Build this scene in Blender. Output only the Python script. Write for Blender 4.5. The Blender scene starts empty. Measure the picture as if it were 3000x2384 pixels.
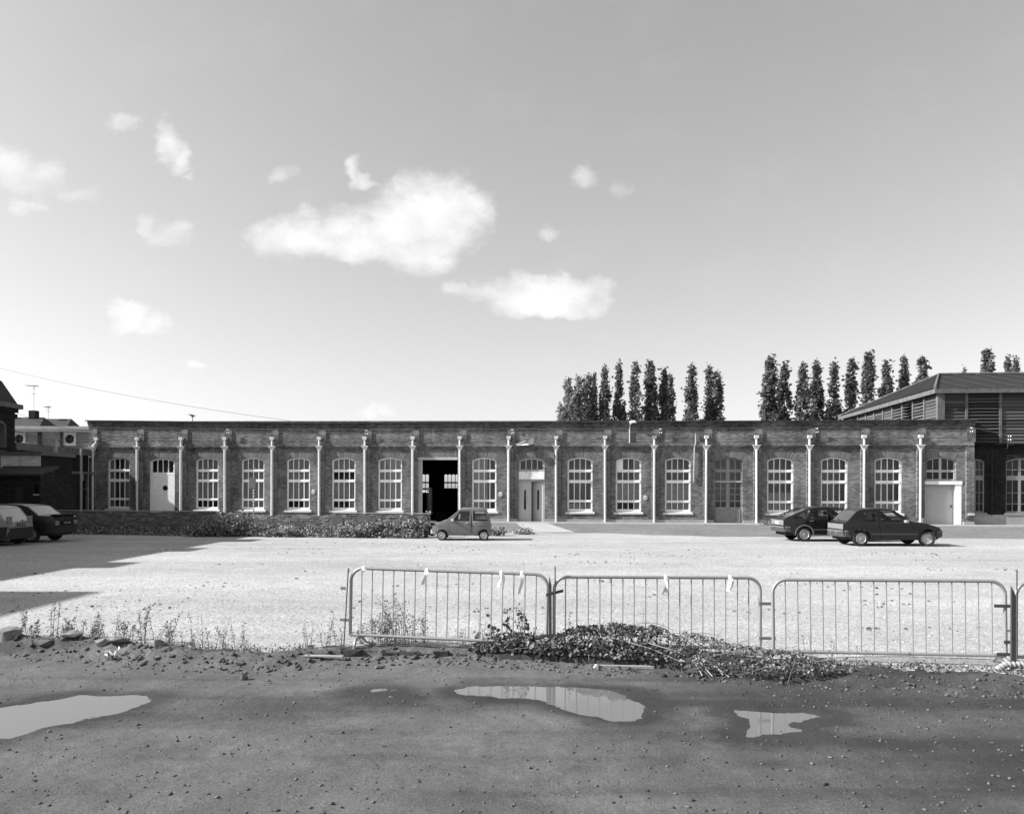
import bpy, bmesh, math, random
import numpy as np
from mathutils import Vector, Matrix, noise
from mathutils.geometry import delaunay_2d_cdt

random.seed(7); np.random.seed(7)
R = math.radians
scene = bpy.context.scene
C = scene.collection

# ------------------------------------------------------------------ camera
cam_d = bpy.data.cameras.new('camera'); cam = bpy.data.objects.new('camera', cam_d); C.objects.link(cam)
cam.location = (0, 0, 2.0); cam.rotation_euler = (R(90), R(-0.19), 0)
cam_d.lens = 27.0; cam_d.sensor_width = 36.0; cam_d.shift_y = 0.081
cam_d.clip_start = 0.1; cam_d.clip_end = 5000
scene.camera = cam

# ------------------------------------------------------------------ sun + sky
ELEV, AZ = 33.0, 7.0                      # sun stands to the left, a little on the camera's side
sx, sy, sz = -math.cos(R(AZ))*math.cos(R(ELEV)), -math.sin(R(AZ))*math.cos(R(ELEV)), math.sin(R(ELEV))
sun_d = bpy.data.lights.new('sun', 'SUN'); sun_d.energy = 5.0; sun_d.angle = R(0.5); sun_d.color = (1, 1, 1)
sun = bpy.data.objects.new('sun', sun_d); C.objects.link(sun)
sun.rotation_euler = Vector((-sx, -sy, -sz)).to_track_quat('-Z', 'Y').to_euler()
sun.location = (-40, -5, 40)

world = bpy.data.worlds.new('World'); scene.world = world; world.use_nodes = True
nt = world.node_tree; N = nt.nodes; L = nt.links; N.clear()
def wn(t, **k):
    n = N.new(t)
    for a, b in k.items(): setattr(n, a, b)
    return n
def wm(op, a, b=None, c=None, clamp=False):
    n = N.new('ShaderNodeMath'); n.operation = op; n.use_clamp = clamp
    for i, v in enumerate((a, b, c)):
        if v is None: continue
        if isinstance(v, (int, float)): n.inputs[i].default_value = v
        else: L.new(v, n.inputs[i])
    return n.outputs[0]
out = wn('ShaderNodeOutputWorld'); bg = wn('ShaderNodeBackground'); bg.inputs[1].default_value = 0.15
sky = wn('ShaderNodeTexSky', sky_type='NISHITA', sun_disc=False)
sky.sun_elevation = R(ELEV); sky.sun_rotation = math.atan2(sx, sy)
sky.air_density = 1.0; sky.dust_density = 1.6; sky.ozone_density = 2.0
sep = wn('ShaderNodeSeparateColor'); L.new(sky.outputs[0], sep.inputs[0])
# panchromatic film behind a yellow filter: one grey value from the sky's colour
grey = wm('ADD', wm('ADD', wm('MULTIPLY', sep.outputs[0], 0.55), wm('MULTIPLY', sep.outputs[1], 0.40)), wm('MULTIPLY', sep.outputs[2], 0.05))
grey = wm('MULTIPLY', wm('POWER', grey, 0.77), 1.16)          # shoulder of the film's response
tc = wn('ShaderNodeTexCoord'); sxyz = wn('ShaderNodeSeparateXYZ'); L.new(tc.outputs['Generated'], sxyz.inputs[0])
dy = wm('MAXIMUM', wm('ABSOLUTE', sxyz.outputs[1]), 0.05)
ax = wm('DIVIDE', sxyz.outputs[0], dy); az = wm('DIVIDE', sxyz.outputs[2], dy)
comb = wn('ShaderNodeCombineXYZ'); L.new(ax, comb.inputs[0]); L.new(wm('MULTIPLY', az, 1.25), comb.inputs[1]); L.new(wm('SIGN', sxyz.outputs[1]), comb.inputs[2])
n1 = wn('ShaderNodeTexNoise'); n1.inputs['Scale'].default_value = 9.0; n1.inputs['Detail'].default_value = 9.0; n1.inputs['Roughness'].default_value = 0.62
L.new(comb.outputs[0], n1.inputs['Vector'])
n2 = wn('ShaderNodeTexNoise'); n2.inputs['Scale'].default_value = 2.2; n2.inputs['Detail'].default_value = 3.0
L.new(comb.outputs[0], n2.inputs['Vector'])
blobs = [(-.112, .352, .070, .056, 1.15), (-.125, .315, .060, .032, 1.0), (-.075, .372, .045, .040, .95), (-.275, .328, .062, .028, .9), (-.21, .338, .05, .03, .85), (-.315, .322, .03, .026, .8), (-.19, .318, .05, .02, .8),
         (.035, .250, .075, .026, 1.05), (.075, .258, .045, .024, .95), (-.03, .262, .045, .016, .8), (.02, .264, .04, .02, .9), (.10, .245, .03, .016, .7), (-.502, .224, .022, .022, 1.1), (-.478, .218, .02, .018, .8),
         (-.446, .452, .022, .030, .9), (-.505, .472, .032, .016, .75), (-.430, .425, .014, .022, .75), (-.665, .42, .045, .030, .85), (-.625, .405, .045, .020, .75), (-.575, .388, .04, .014, .7), (-.63, .37, .022, .012, .65),
         (.092, .415, .026, .015, .72), (.13, .395, .020, .016, .6), (-.205, .415, .012, .020, .75), (-.19, .402, .014, .01, .7), (-.300, .408, .018, .014, .66), (.05, .338, .014, .012, .6),
         (-.45, .335, .03, .016, .58), (-.475, .35, .012, .02, .6), (-.405, .16, .018, .005, .75), (-.178, .097, .024, .008, .85), (-.44, .135, .012, .007, .62)]
nw = wn('ShaderNodeTexNoise'); nw.inputs['Scale'].default_value = 13.0; nw.inputs['Detail'].default_value = 6.0; nw.inputs['Roughness'].default_value = .6; L.new(comb.outputs[0], nw.inputs['Vector'])
sw = wn('ShaderNodeSeparateColor'); L.new(nw.outputs['Color'], sw.inputs[0])
axw = wm('ADD', ax, wm('MULTIPLY', wm('SUBTRACT', sw.outputs[0], .5), .085)); azw = wm('ADD', az, wm('MULTIPLY', wm('SUBTRACT', sw.outputs[1], .5), .065))
acc = None
for bx, bz, rx, rz, w in blobs:
    q = wm('ADD', wm('POWER', wm('ABSOLUTE', wm('DIVIDE', wm('SUBTRACT', axw, bx), rx)), 2.0), wm('POWER', wm('ABSOLUTE', wm('DIVIDE', wm('SUBTRACT', azw, bz), rz)), 2.0))
    v = wm('MULTIPLY', wm('SUBTRACT', 1.0, wm('MULTIPLY', q, 0.55)), w)
    v = wm('MAXIMUM', v, 0.0)
    acc = v if acc is None else wm('SMOOTH_MAX', acc, v, 0.15)
# the same scattered fair-weather clouds behind the camera, from noise alone
behind = wm('LESS_THAN', sxyz.outputs[1], 0.0)
rest = wm('MULTIPLY', wm('MULTIPLY', wm('SUBTRACT', n2.outputs[0], 0.62), 5.0), behind)
acc = wm('MAXIMUM', wm('MULTIPLY', acc, wm('SUBTRACT', 1.0, behind)), rest)
cl = wm('ADD', acc, wm('MULTIPLY', wm('MULTIPLY', wm('SUBTRACT', n1.outputs[0], 0.5), 2.0), wm('MULTIPLY', acc, 3.0, clamp=True)))
ramp = wn('ShaderNodeMapRange', interpolation_type='SMOOTHSTEP'); L.new(cl, ramp.inputs[0])
ramp.inputs[1].default_value = 0.08; ramp.inputs[2].default_value = 1.20
cloud = wm('MULTIPLY', ramp.outputs[0], wm('GREATER_THAN', az, 0.0))
mixv = wm('ADD', wm('MULTIPLY', grey, wm('SUBTRACT', 1.0, wm('MULTIPLY', cloud, 0.9))), wm('MULTIPLY', cloud, wm('ADD', 2.65, wm('MULTIPLY', n1.outputs[0], 1.0))))
L.new(mixv, bg.inputs[0]); L.new(bg.outputs[0], out.inputs[0])

scene.view_settings.view_transform = 'Standard'; scene.view_settings.look = 'None'
scene.view_settings.gamma = 1.0; scene.view_settings.exposure = 1.0; scene.view_settings.use_curve_mapping = False

# ------------------------------------------------------------------ helpers
class MB:
    def __init__(s): s.v = []; s.f = []
    def add(s, vs, fs):
        b = len(s.v); s.v += [tuple(p) for p in vs]; s.f += [tuple(i+b for i in q) for q in fs]; return s
    def box(s, x0, x1, y0, y1, z0, z1):
        return s.add([(x0,y0,z0),(x1,y0,z0),(x1,y1,z0),(x0,y1,z0),(x0,y0,z1),(x1,y0,z1),(x1,y1,z1),(x0,y1,z1)],
                     [(0,3,2,1),(4,5,6,7),(0,1,5,4),(1,2,6,5),(2,3,7,6),(3,0,4,7)])
    def hexa(s, p): return s.add(p, [(0,3,2,1),(4,5,6,7),(0,1,5,4),(1,2,6,5),(2,3,7,6),(3,0,4,7)])
    def tube(s, path, r, n=8, cap=True, r1=None):
        P = [Vector(p) for p in path]; m = len(P); b = len(s.v); prev = None
        for i, p in enumerate(P):
            t = (P[min(i+1,m-1)] - P[max(i-1,0)]).normalized()
            if prev is None:
                a = t.cross(Vector((0,0,1)))
                if a.length < 1e-4: a = t.cross(Vector((0,1,0)))
                a.normalize()
            else:
                a = (prev - t*prev.dot(t)).normalized()
            prev = a; c = t.cross(a)
            rr = r if r1 is None else r + (r1-r)*i/(m-1)
            for k in range(n):
                an = 2*math.pi*k/n; s.v.append(tuple(p + a*math.cos(an)*rr + c*math.sin(an)*rr))
        for i in range(m-1):
            for k in range(n):
                s.f.append((b+i*n+k, b+i*n+(k+1)%n, b+(i+1)*n+(k+1)%n, b+(i+1)*n+k))
        if cap:
            s.f.append(tuple(b+k for k in range(n))[::-1]); s.f.append(tuple(b+(m-1)*n+k for k in range(n)))
        return s
    def lathe(s, prof, n=20, axis='z', c=(0,0,0)):
        b = len(s.v); m = len(prof)
        for r, h in prof:
            for k in range(n):
                an = 2*math.pi*k/n; p, q = r*math.cos(an), r*math.sin(an)
                if axis == 'z': s.v.append((c[0]+p, c[1]+q, c[2]+h))
                elif axis == 'y': s.v.append((c[0]+p, c[1]+h, c[2]+q))
                else: s.v.append((c[0]+h, c[1]+p, c[2]+q))
        for i in range(m-1):
            for k in range(n):
                s.f.append((b+i*n+k, b+i*n+(k+1)%n, b+(i+1)*n+(k+1)%n, b+(i+1)*n+k))
        if prof[0][0] > 1e-6: s.f.append(tuple(b+k for k in range(n))[::-1])
        if prof[-1][0] > 1e-6: s.f.append(tuple(b+(m-1)*n+k for k in range(n)))
        return s
    def plate(s, outline, holes, y0, y1, grid=0, fn=None, back=True):
        """flat plate in the x-z plane between y0 and y1 with holes; fn(x, z, y) may bend it"""
        vs = []; es = []
        for ring in [outline]+list(holes):
            b = len(vs); vs += [Vector(p) for p in ring]; es += [(b+i, b+(i+1) % len(ring)) for i in range(len(ring))]
        if grid:
            xs = [p[0] for p in outline]; zs = [p[1] for p in outline]
            gx = min(xs)
            while gx < max(xs):
                gz = min(zs)
                while gz < max(zs):
                    if inside((gx, gz), outline) and not any(inside((gx, gz), h) for h in holes): vs.append(Vector((gx, gz)))
                    gz += grid
                gx += grid
        V, E, F, *_ = delaunay_2d_cdt(vs, es, [], 0, 1e-5)
        tri = []
        for f in F:
            c = sum((V[i] for i in f), Vector((0,0)))/len(f)
            if inside(c, outline) and not any(inside(c, h) for h in holes): tri.append(f)
        g = fn or (lambda x, z, y: (x, y, z))
        b = len(s.v); nV = len(V)
        s.v += [tuple(g(p[0], p[1], y0)) for p in V]
        if back: s.v += [tuple(g(p[0], p[1], y1)) for p in V]
        for f in tri:
            s.f.append(tuple(b+i for i in f))
            if back: s.f.append(tuple(b+nV+i for i in reversed(f)))
        if y1 != y0:
            for k, ring in enumerate([outline]+list(holes)):
                m = len(ring); b2 = len(s.v)
                for p in ring: s.v += [tuple(g(p[0], p[1], y0)), tuple(g(p[0], p[1], y1))]
                for i in range(m):
                    j = (i+1) % m; s.f.append((b2+2*i, b2+2*i+1, b2+2*j+1, b2+2*j))
        return s
    def mesh(s, name, smooth=False, fn=None):
        me = bpy.data.meshes.new(name); me.from_pydata([fn(*p) for p in s.v] if fn else s.v, [], s.f)
        bm = bmesh.new(); bm.from_mesh(me); bmesh.ops.recalc_face_normals(bm, faces=bm.faces); bm.to_mesh(me); bm.free()
        if smooth:
            me.polygons.foreach_set('use_smooth', [True]*len(me.polygons))
            try: me.set_sharp_from_angle(angle=R(40))
            except Exception: pass
        me.update(); return me
    def build(s, name, mat, parent=None, smooth=False, loc=None, rz=0, fn=None):
        return ob(name, s.mesh(name, smooth, fn), mat, parent, loc, rz)

def inside(p, poly):
    x, y = p[0], p[1]; c = False; n = len(poly); j = n-1
    for i in range(n):
        xi, yi = poly[i]; xj, yj = poly[j]
        if (yi > y) != (yj > y) and x < (xj-xi)*(y-yi)/(yj-yi)+xi: c = not c
        j = i
    return c
def ob(name, me, mat=None, parent=None, loc=None, rz=0):
    o = bpy.data.objects.new(name, me); C.objects.link(o)
    if mat is not None and not me.materials: me.materials.append(mat)
    if parent: o.parent = parent
    if loc: o.location = loc
    if rz: o.rotation_euler = (0, 0, rz)
    return o
def empty(name, loc=(0,0,0), rz=0, parent=None):
    o = bpy.data.objects.new(name, None); C.objects.link(o); o.location = loc; o.rotation_euler = (0,0,rz)
    o.empty_display_size = 0.2
    if parent: o.parent = parent
    return o
def tag(o, label=None, cat=None, group=None, kind=None):
    if label: o['label'] = label
    if cat: o['category'] = cat
    if group: o['group'] = group
    if kind: o['kind'] = kind
    return o
def copy_tree(o, parent=None):
    c = o.copy(); C.objects.link(c); c.parent = parent
    for ch in list(o.children): copy_tree(ch, c)
    return c
def np_mesh(name, V, F, smooth=False):
    V = np.asarray(V, np.float32); F = np.asarray(F, np.int32)
    me = bpy.data.meshes.new(name); n, k = F.shape
    me.vertices.add(len(V)); me.vertices.foreach_set('co', V.ravel())
    me.loops.add(n*k); me.loops.foreach_set('vertex_index', F.ravel())
    me.polygons.add(n); me.polygons.foreach_set('loop_start', np.arange(0, n*k, k, dtype=np.int32))
    if smooth: me.polygons.foreach_set('use_smooth', np.ones(n, bool))
    me.update(calc_edges=True); me.validate(); return me
def rect(x0, x1, z0, z1): return [(x0,z0),(x1,z0),(x1,z1),(x0,z1)]

# ------------------------------------------------------------------ materials (all greys: the photograph is black and white)
class NT:
    def __init__(s, name):
        s.m = bpy.data.materials.new(name); s.m.use_nodes = True; s.t = s.m.node_tree; s.t.nodes.clear()
        s.out = s.n('ShaderNodeOutputMaterial'); s.p = s.n('ShaderNodeBsdfPrincipled'); s.l(s.p.outputs[0], s.out.inputs[0])
        s.p.inputs['Specular IOR Level'].default_value = 0.3
    def n(s, t, **k):
        q = s.t.nodes.new(t)
        for a, b in k.items(): setattr(q, a, b)
        return q
    def l(s, a, b): s.t.links.new(a, b)
    def math(s, op, a, b=None, clamp=False, c=None):
        q = s.n('ShaderNodeMath', operation=op, use_clamp=clamp)
        for i, v in enumerate((a, b, c)):
            if v is None: continue
            if isinstance(v, (int, float)): q.inputs[i].default_value = v
            else: s.l(v, q.inputs[i])
        return q.outputs[0]
    def coord(s, kind='Object', scale=None):
        c = s.n('ShaderNodeTexCoord').outputs[kind]
        if scale:
            m = s.n('ShaderNodeMapping'); m.inputs['Scale'].default_value = scale; s.l(c, m.inputs[0]); c = m.outputs[0]
        return c
    def noise(s, scale, detail=5, rough=.6, co=None):
        q = s.n('ShaderNodeTexNoise'); q.inputs['Scale'].default_value = scale; q.inputs['Detail'].default_value = detail; q.inputs['Roughness'].default_value = rough
        s.l(co if co else s.coord(), q.inputs['Vector']); return q.outputs[0]
    def remap(s, v, a, b, c, d):
        q = s.n('ShaderNodeMapRange'); s.l(v, q.inputs[0])
        for i, x in enumerate((a, b, c, d)): q.inputs[1+i].default_value = x
        return q.outputs[0]
    def bump(s, h, strength, dist=.01):
        q = s.n('ShaderNodeBump'); q.inputs['Strength'].default_value = strength; q.inputs['Distance'].default_value = dist
        s.l(h, q.inputs['Height']); s.l(q.outputs[0], s.p.inputs['Normal'])
    def base(s, v):
        if isinstance(v, (int, float)): s.p.inputs['Base Color'].default_value = (v, v, v, 1)
        else: s.l(v, s.p.inputs['Base Color'])
def mat(name, g, rough=.8, var=.25, scale=3., bump=0., bscale=60., metal=0., spec=.3, dist=.005, kind='Object'):
    t = NT(name); co = t.coord(kind)
    if var:
        a = t.noise(scale, 6, .65, co); b = t.noise(scale*9, 4, .6, co)
        k = t.math('ADD', t.math('MULTIPLY', a, .65), t.math('MULTIPLY', b, .35))
        t.base(t.math('MULTIPLY', t.remap(k, .3, .7, 1-var, 1+var), g, clamp=True))
    else: t.base(g)
    t.p.inputs['Roughness'].default_value = rough; t.p.inputs['Metallic'].default_value = metal; t.p.inputs['Specular IOR Level'].default_value = spec
    if bump: t.bump(t.noise(bscale, 4, .6, co), bump, dist)
    return t.m
def brick_mat(name, g, mortar, var=.45, bw=.22, bh=.07, stain=.4, bump=.9, radial=False):
    t = NT(name); co = t.coord(); s = t.n('ShaderNodeSeparateXYZ'); t.l(co, s.inputs[0])
    cb = t.n('ShaderNodeCombineXYZ'); t.l(t.math('ADD', s.outputs[0], s.outputs[1]), cb.inputs[0]); t.l(s.outputs[2], cb.inputs[1])
    b = t.n('ShaderNodeTexBrick'); t.l(cb.outputs[0], b.inputs['Vector']); b.inputs['Scale'].default_value = 1.0
    b.inputs['Color1'].default_value = (g*(1-var),)*3+(1,); b.inputs['Color2'].default_value = (g*(1+var),)*3+(1,)
    b.inputs['Mortar'].default_value = (mortar,)*3+(1,); b.inputs['Mortar Size'].default_value = .007; b.inputs['Mortar Smooth'].default_value = .3
    b.inputs['Brick Width'].default_value = bw; b.inputs['Row Height'].default_value = bh; b.inputs['Bias'].default_value = -.1
    st = t.noise(.55, 7, .68, cb.outputs[0]); fine = t.noise(26, 4, .7, cb.outputs[0])
    # rain streaks and soot: noise pulled out vertically
    mp = t.n('ShaderNodeMapping'); mp.inputs['Scale'].default_value = (2.6, .35, 1); t.l(cb.outputs[0], mp.inputs[0]); str_ = t.noise(1, 5, .6, mp.outputs[0])
    f = t.math('MULTIPLY', t.remap(st, .3, .7, 1-stain, 1+stain*.7), t.remap(fine, .3, .7, .82, 1.18))
    f = t.math('MULTIPLY', f, t.remap(str_, .35, .65, .8, 1.15))
    mx = t.n('ShaderNodeMix', data_type='RGBA', blend_type='MULTIPLY'); mx.inputs[0].default_value = 1; t.l(b.outputs[0], mx.inputs[6])
    cc = t.n('ShaderNodeCombineColor'); [t.l(f, cc.inputs[i]) for i in range(3)]; t.l(cc.outputs[0], mx.inputs[7]); t.l(mx.outputs[2], t.p.inputs['Base Color'])
    t.p.inputs['Roughness'].default_value = .9; t.p.inputs['Specular IOR Level'].default_value = .15
    h = t.math('ADD', t.math('SUBTRACT', 1.0, b.outputs['Fac']), t.math('MULTIPLY', fine, .55)); t.bump(h, bump, .012)
    return t.m
def island_mat(name, lo, hi, rough=.8, trans=0., spec=.3, skew=1.0):
    t = NT(name); g = t.n('ShaderNodeNewGeometry'); r = t.math('FRACT', t.math('ADD', g.outputs['Random Per Island'], t.n('ShaderNodeObjectInfo').outputs['Random']))
    v = t.math('ADD', t.math('MULTIPLY', t.math('POWER', r, skew), hi-lo), lo); t.base(v); t.p.inputs['Roughness'].default_value = rough; t.p.inputs['Specular IOR Level'].default_value = spec
    if trans:
        d = t.n('ShaderNodeBsdfTranslucent'); cc = t.n('ShaderNodeCombineColor'); [t.l(v, cc.inputs[i]) for i in range(3)]; t.l(cc.outputs[0], d.inputs[0])
        m = t.n('ShaderNodeMixShader'); m.inputs[0].default_value = trans; t.l(t.p.outputs[0], m.inputs[1]); t.l(d.outputs[0], m.inputs[2]); t.l(m.outputs[0], t.out.inputs[0])
    return t.m
def glass_mat(name, tint, refl=1.0, rough=.02):
    t = NT(name); t.t.nodes.remove(t.p)
    tr = t.n('ShaderNodeBsdfTransparent'); tr.inputs[0].default_value = (tint, tint, tint, 1)
    gl = t.n('ShaderNodeBsdfGlossy'); gl.inputs['Roughness'].default_value = rough; gl.inputs[0].default_value = (.9, .9, .9, 1)
    fr = t.n('ShaderNodeFresnel'); fr.inputs[0].default_value = 1.5
    wob = t.n('ShaderNodeBump'); wob.inputs['Strength'].default_value = .05; wob.inputs['Distance'].default_value = .02; t.l(t.noise(2.5, 2), wob.inputs['Height']); t.l(wob.outputs[0], gl.inputs['Normal'])
    m = t.n('ShaderNodeMixShader'); t.l(t.math('MULTIPLY', fr.outputs[0], refl, True), m.inputs[0]); t.l(tr.outputs[0], m.inputs[1]); t.l(gl.outputs[0], m.inputs[2]); t.l(m.outputs[0], t.out.inputs[0])
    return t.m

M = {}
M['brick'] = brick_mat('workshop_brick', .165, .20, var=.42, stain=.62, bump=.35)
M['brick_shaded'] = brick_mat('shaded_cornice_brick', .10, .10, var=.5, stain=.6, bump=.3)  # cornice brick darkened to paint in the shade of the roof edge
M['brick_dark'] = brick_mat('dark_brick', .022, .025, var=.4, stain=.5)  # one very dark brick tone throughout
M['brick_white'] = brick_mat('limewashed_brick', .70, .5, var=.12, stain=.2)
M['brick_low'] = island_mat('old_wall_brick', .09, .21, .9, skew=1.2)
M['mortar'] = mat('old_mortar', .11, .95, .45, 2, .6, 40, dist=.01)
M['voussoir'] = island_mat('arch_brick', .11, .20, .9)
M['white_paint'] = mat('white_paint', .84, .5, .10, 4)
M['pipe_paint'] = mat('pipe_paint', .58, .5, .22, 2.2, spec=.4)
M['grey_paint'] = mat('grey_door_paint', .42, .55, .10, 3)
M['dull_paint'] = mat('dull_door_paint', .24, .6, .15, 3)
M['stone'] = mat('sill_stone', .5, .8, .2, 4, .3, 50)
M['concrete'] = mat('plinth_concrete', .30, .9, .25, 2, .4, 30)
M['zinc'] = mat('roof_zinc', .035, .5, .35, 1.5)
M['glass'] = glass_mat('window_glass', .84, 1.0)
M['car_glass'] = glass_mat('car_glass', .80, .55)
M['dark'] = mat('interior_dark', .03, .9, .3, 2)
M['curtain'] = mat('curtain_cloth', .52, .9, .2, 2)
M['black'] = mat('black_rubber', .02, .7, .2, 8)
M['sign_black'] = mat('sign_ink', .03, .6, 0)
M['sign_white'] = mat('sign_white', .80, .4, .05, 4)
M['sign_grey'] = mat('sign_grey', .30, .5, .1, 6)
M['wood'] = mat('weathered_board', .11, .85, .45, 3, .5, 30)
M['louvre'] = island_mat('louvre_board', .035, .10, .85)
M['steel'] = mat('galvanised_tube', .30, .38, .12, 7, metal=.35, spec=.5)
M['iron'] = mat('rusty_iron', .06, .7, .4, 20)
M['tape'] = mat('plastic_tape', .85, .35, .06, 6)
M['leaf'] = island_mat('ivy_leaf', .035, .30, .5, .25, .4, skew=1.6)
M['weed'] = island_mat('weed_leaf', .05, .17, .6, .3)
M['stalk'] = mat('dry_stalk', .16, .8, .3, 6)
M['stalk_pale'] = mat('pale_stalk', .32, .8, .2, 6)
M['poplar'] = island_mat('poplar_leaf', .06, .20, .6, .4)
M['poplar_hazy'] = island_mat('hazy_poplar_leaf', .12, .30, .6, .35)  # lighter copy of the poplar leaf, backlight and haze in its colour
M['bark'] = mat('bark', .09, .9, .4, 4)
M['stone_chip'] = island_mat('loose_stone', .03, .13, .85, skew=1.2)
M['gravel_chip'] = island_mat('gravel_chip', .22, .55, .85)
M['rock'] = mat('rubble', .17, .9, .4, 4, .6, 30)
M['shaded_stone'] = mat('shaded_coping', .10, .85, .3, 3, .3, 30)  # darker copy of the coping, the sheds' shade put into its colour
M['slate'] = mat('roof_slate', .026, .7, .4, 2.5, .4, 14)
M['coping'] = mat('coping_stone', .26, .85, .25, 3, .3, 30)
# ------------------------------------------------------------------ ground: gravel yard, dirt track, puddles, paving
EX = np.array([-40,-6.85,-5.79,-4.74,-3.93,-2.88,-2.13,-.43,.82,1.97,2.65,3.83,4.92,5.51,40.])
EY = np.array([10.6,10.27,10.01,9.72,9.45,9.42,9.82,9.78,9.50,9.15,8.88,8.66,8.5,8.30,7.6])
def vnoise(x, y, seed, octs=4, scale=1.0):
    """value noise on arrays"""
    rs = np.random.RandomState(seed); tab = rs.rand(256, 256); o = np.zeros_like(x, dtype=float); a = 1.0; tot = 0
    for k in range(octs):
        u = x*scale*2**k+17.3*k; v = y*scale*2**k+5.1*k; iu = np.floor(u).astype(int); iv = np.floor(v).astype(int); fu = u-iu; fv = v-iv
        fu = fu*fu*(3-2*fu); fv = fv*fv*(3-2*fv); g = lambda i, j: tab[i % 256, j % 256]
        o += a*((g(iu,iv)*(1-fu)+g(iu+1,iv)*fu)*(1-fv)+(g(iu,iv+1)*(1-fu)+g(iu+1,iv+1)*fu)*fv); tot += a; a *= .5
    return o/tot-.5
def edge(x):
    return np.interp(x, EX, EY)+vnoise(np.asarray(x, float), np.zeros_like(np.asarray(x, float)), 3, 4, 1.3)*.22
PUD = {'left': [(-5.6,7.05),(-4.99,7.2),(-4.85,7.28),(-4.66,7.43),(-4.48,7.63),(-4.28,7.77),(-4.01,7.71),(-3.78,7.74),(-3.61,7.69),(-3.55,7.5),(-3.6,7.24),(-3.7,7.05),(-3.89,6.89),(-4.01,6.69),(-4.09,6.52),(-4.16,6.41),(-4.29,6.36),(-4.6,6.34),(-5.5,6.4)],
 's1': [(-1.63,7.98),(-1.47,8.08),(-1.29,8.06),(-1.2,7.96),(-1.4,7.87),(-1.56,7.88)], 's2': [(-1.40,7.76),(-1.22,7.83),(-1.02,7.7),(-1.16,7.64),(-1.35,7.66)],
 'mid': [(-.59,8.02),(-.47,8.2),(-.18,8.22),(.22,8.17),(.58,8.12),(.93,8.08),(1.19,7.88),(1.33,7.39),(1.22,7.21),(1.21,7.0),(1.04,6.9),(.86,6.94),(.64,7.15),(.33,7.49),(.2,7.61),(-.07,7.65),(-.34,7.68),(-.56,7.86)],
 'right': [(2.10,7.27),(2.44,7.24),(2.77,7.18),(2.92,7.07),(2.66,6.96),(2.53,6.86),(2.48,6.71),(2.34,6.55),(2.14,6.48),(1.98,6.50),(2.0,6.66),(2.12,6.81),(2.14,7.01),(2.08,7.15)]}
def sdf(px, py, poly):
    d = np.full(px.shape, 1e9); ins = np.zeros(px.shape, bool); n = len(poly)
    for i in range(n):
        ax_, ay_ = poly[i]; bx_, by_ = poly[(i+1) % n]; ex, ey = bx_-ax_, by_-ay_
        t = np.clip(((px-ax_)*ex+(py-ay_)*ey)/(ex*ex+ey*ey), 0, 1); d = np.minimum(d, (px-ax_-t*ex)**2+(py-ay_-t*ey)**2)
        if abs(ey) > 1e-9:
            c = ((ay_ > py) != (by_ > py)) & (px < ex*(py-ay_)/ey+ax_); ins ^= c
    d = np.sqrt(d); return np.where(ins, -d, d)
ZD = -.08
def dirt_height(X, Y):
    s = Y-edge(X)
    h = ZD+vnoise(X, Y, 11, 4, 1.1)*.035+vnoise(X, Y, 12, 3, 9)*.014+vnoise(X, Y, 13, 2, 30)*.009
    ramp = np.clip((s+.55)/.5, 0, 1); ramp = ramp*ramp*(3-2*ramp)
    win_ = np.clip((X+2.4)/.3, 0, 1)*np.clip((2.3-X)/.3, 0, 1); step = np.clip((s+.27+vnoise(X, Y, 19, 3, 6)*.08)/.045, 0, 1)
    h = h+(ramp*(1-win_)+(.35*ramp+.65*step)*win_)*(.095+vnoise(X, Y, 14, 3, 5)*.05)
    left = np.clip((-3.2-X)/1.2, 0, 1); bank = np.exp(-((s+.28)/.26)**2)
    h = h+left*bank*(.10+vnoise(X, Y, 15, 4, 4)*.16)
    mid = np.clip((X+4)/1, 0, 1); h = h+mid*np.exp(-((s+.5)/.22)**2)*(.0+vnoise(X, Y, 16, 4, 6)*.09)
    h = h-np.clip((s-.05)/.25, 0, 1)**1.5*.09
    # wheel ruts along the track
    h = h-.014*np.exp(-((Y-(6.35+.06*X))/.10)**2)*(vnoise(X, Y, 18, 2, .8)+.5)
    dm = np.full(X.shape, 9.)
    for p in PUD.values(): dm = np.minimum(dm, sdf(X, Y, p)+vnoise(X, Y, 17, 4, 6)*.20)
    blend = np.clip(1-dm/.45, 0, 1)
    h = h*(1-blend)+(ZD+np.where(dm < 0, np.clip(dm, -.2, 0)*.07, np.clip(dm, 0, .45)*.045)+vnoise(X, Y, 13, 2, 32)*.004)*blend
    return h, dm, s
xs = np.concatenate([np.linspace(-60,-9,18)[:-1], np.arange(-9,9,.036), np.linspace(9,60,18)])
ys = np.concatenate([np.linspace(-40,3.9,12)[:-1], np.arange(3.9,7.2,.026), np.arange(7.2,11.2,.034)])
X, Y = np.meshgrid(xs, ys); H, DM, S = dirt_height(X, Y)
nx, ny = len(xs), len(ys); idx = np.arange(nx*ny).reshape(ny, nx)
F = np.stack([idx[:-1,:-1], idx[:-1,1:], idx[1:,1:], idx[1:,:-1]], -1).reshape(-1, 4)
keep = (S[:-1,:-1].ravel() < .32); F = F[keep]
V = np.stack([X.ravel(), Y.ravel(), H.ravel()], -1)
used = np.unique(F); re = np.full(nx*ny, -1); re[used] = np.arange(len(used)); F = re[F]; V = V[used]
me = np_mesh('dirt_track', V, F, True)
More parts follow.
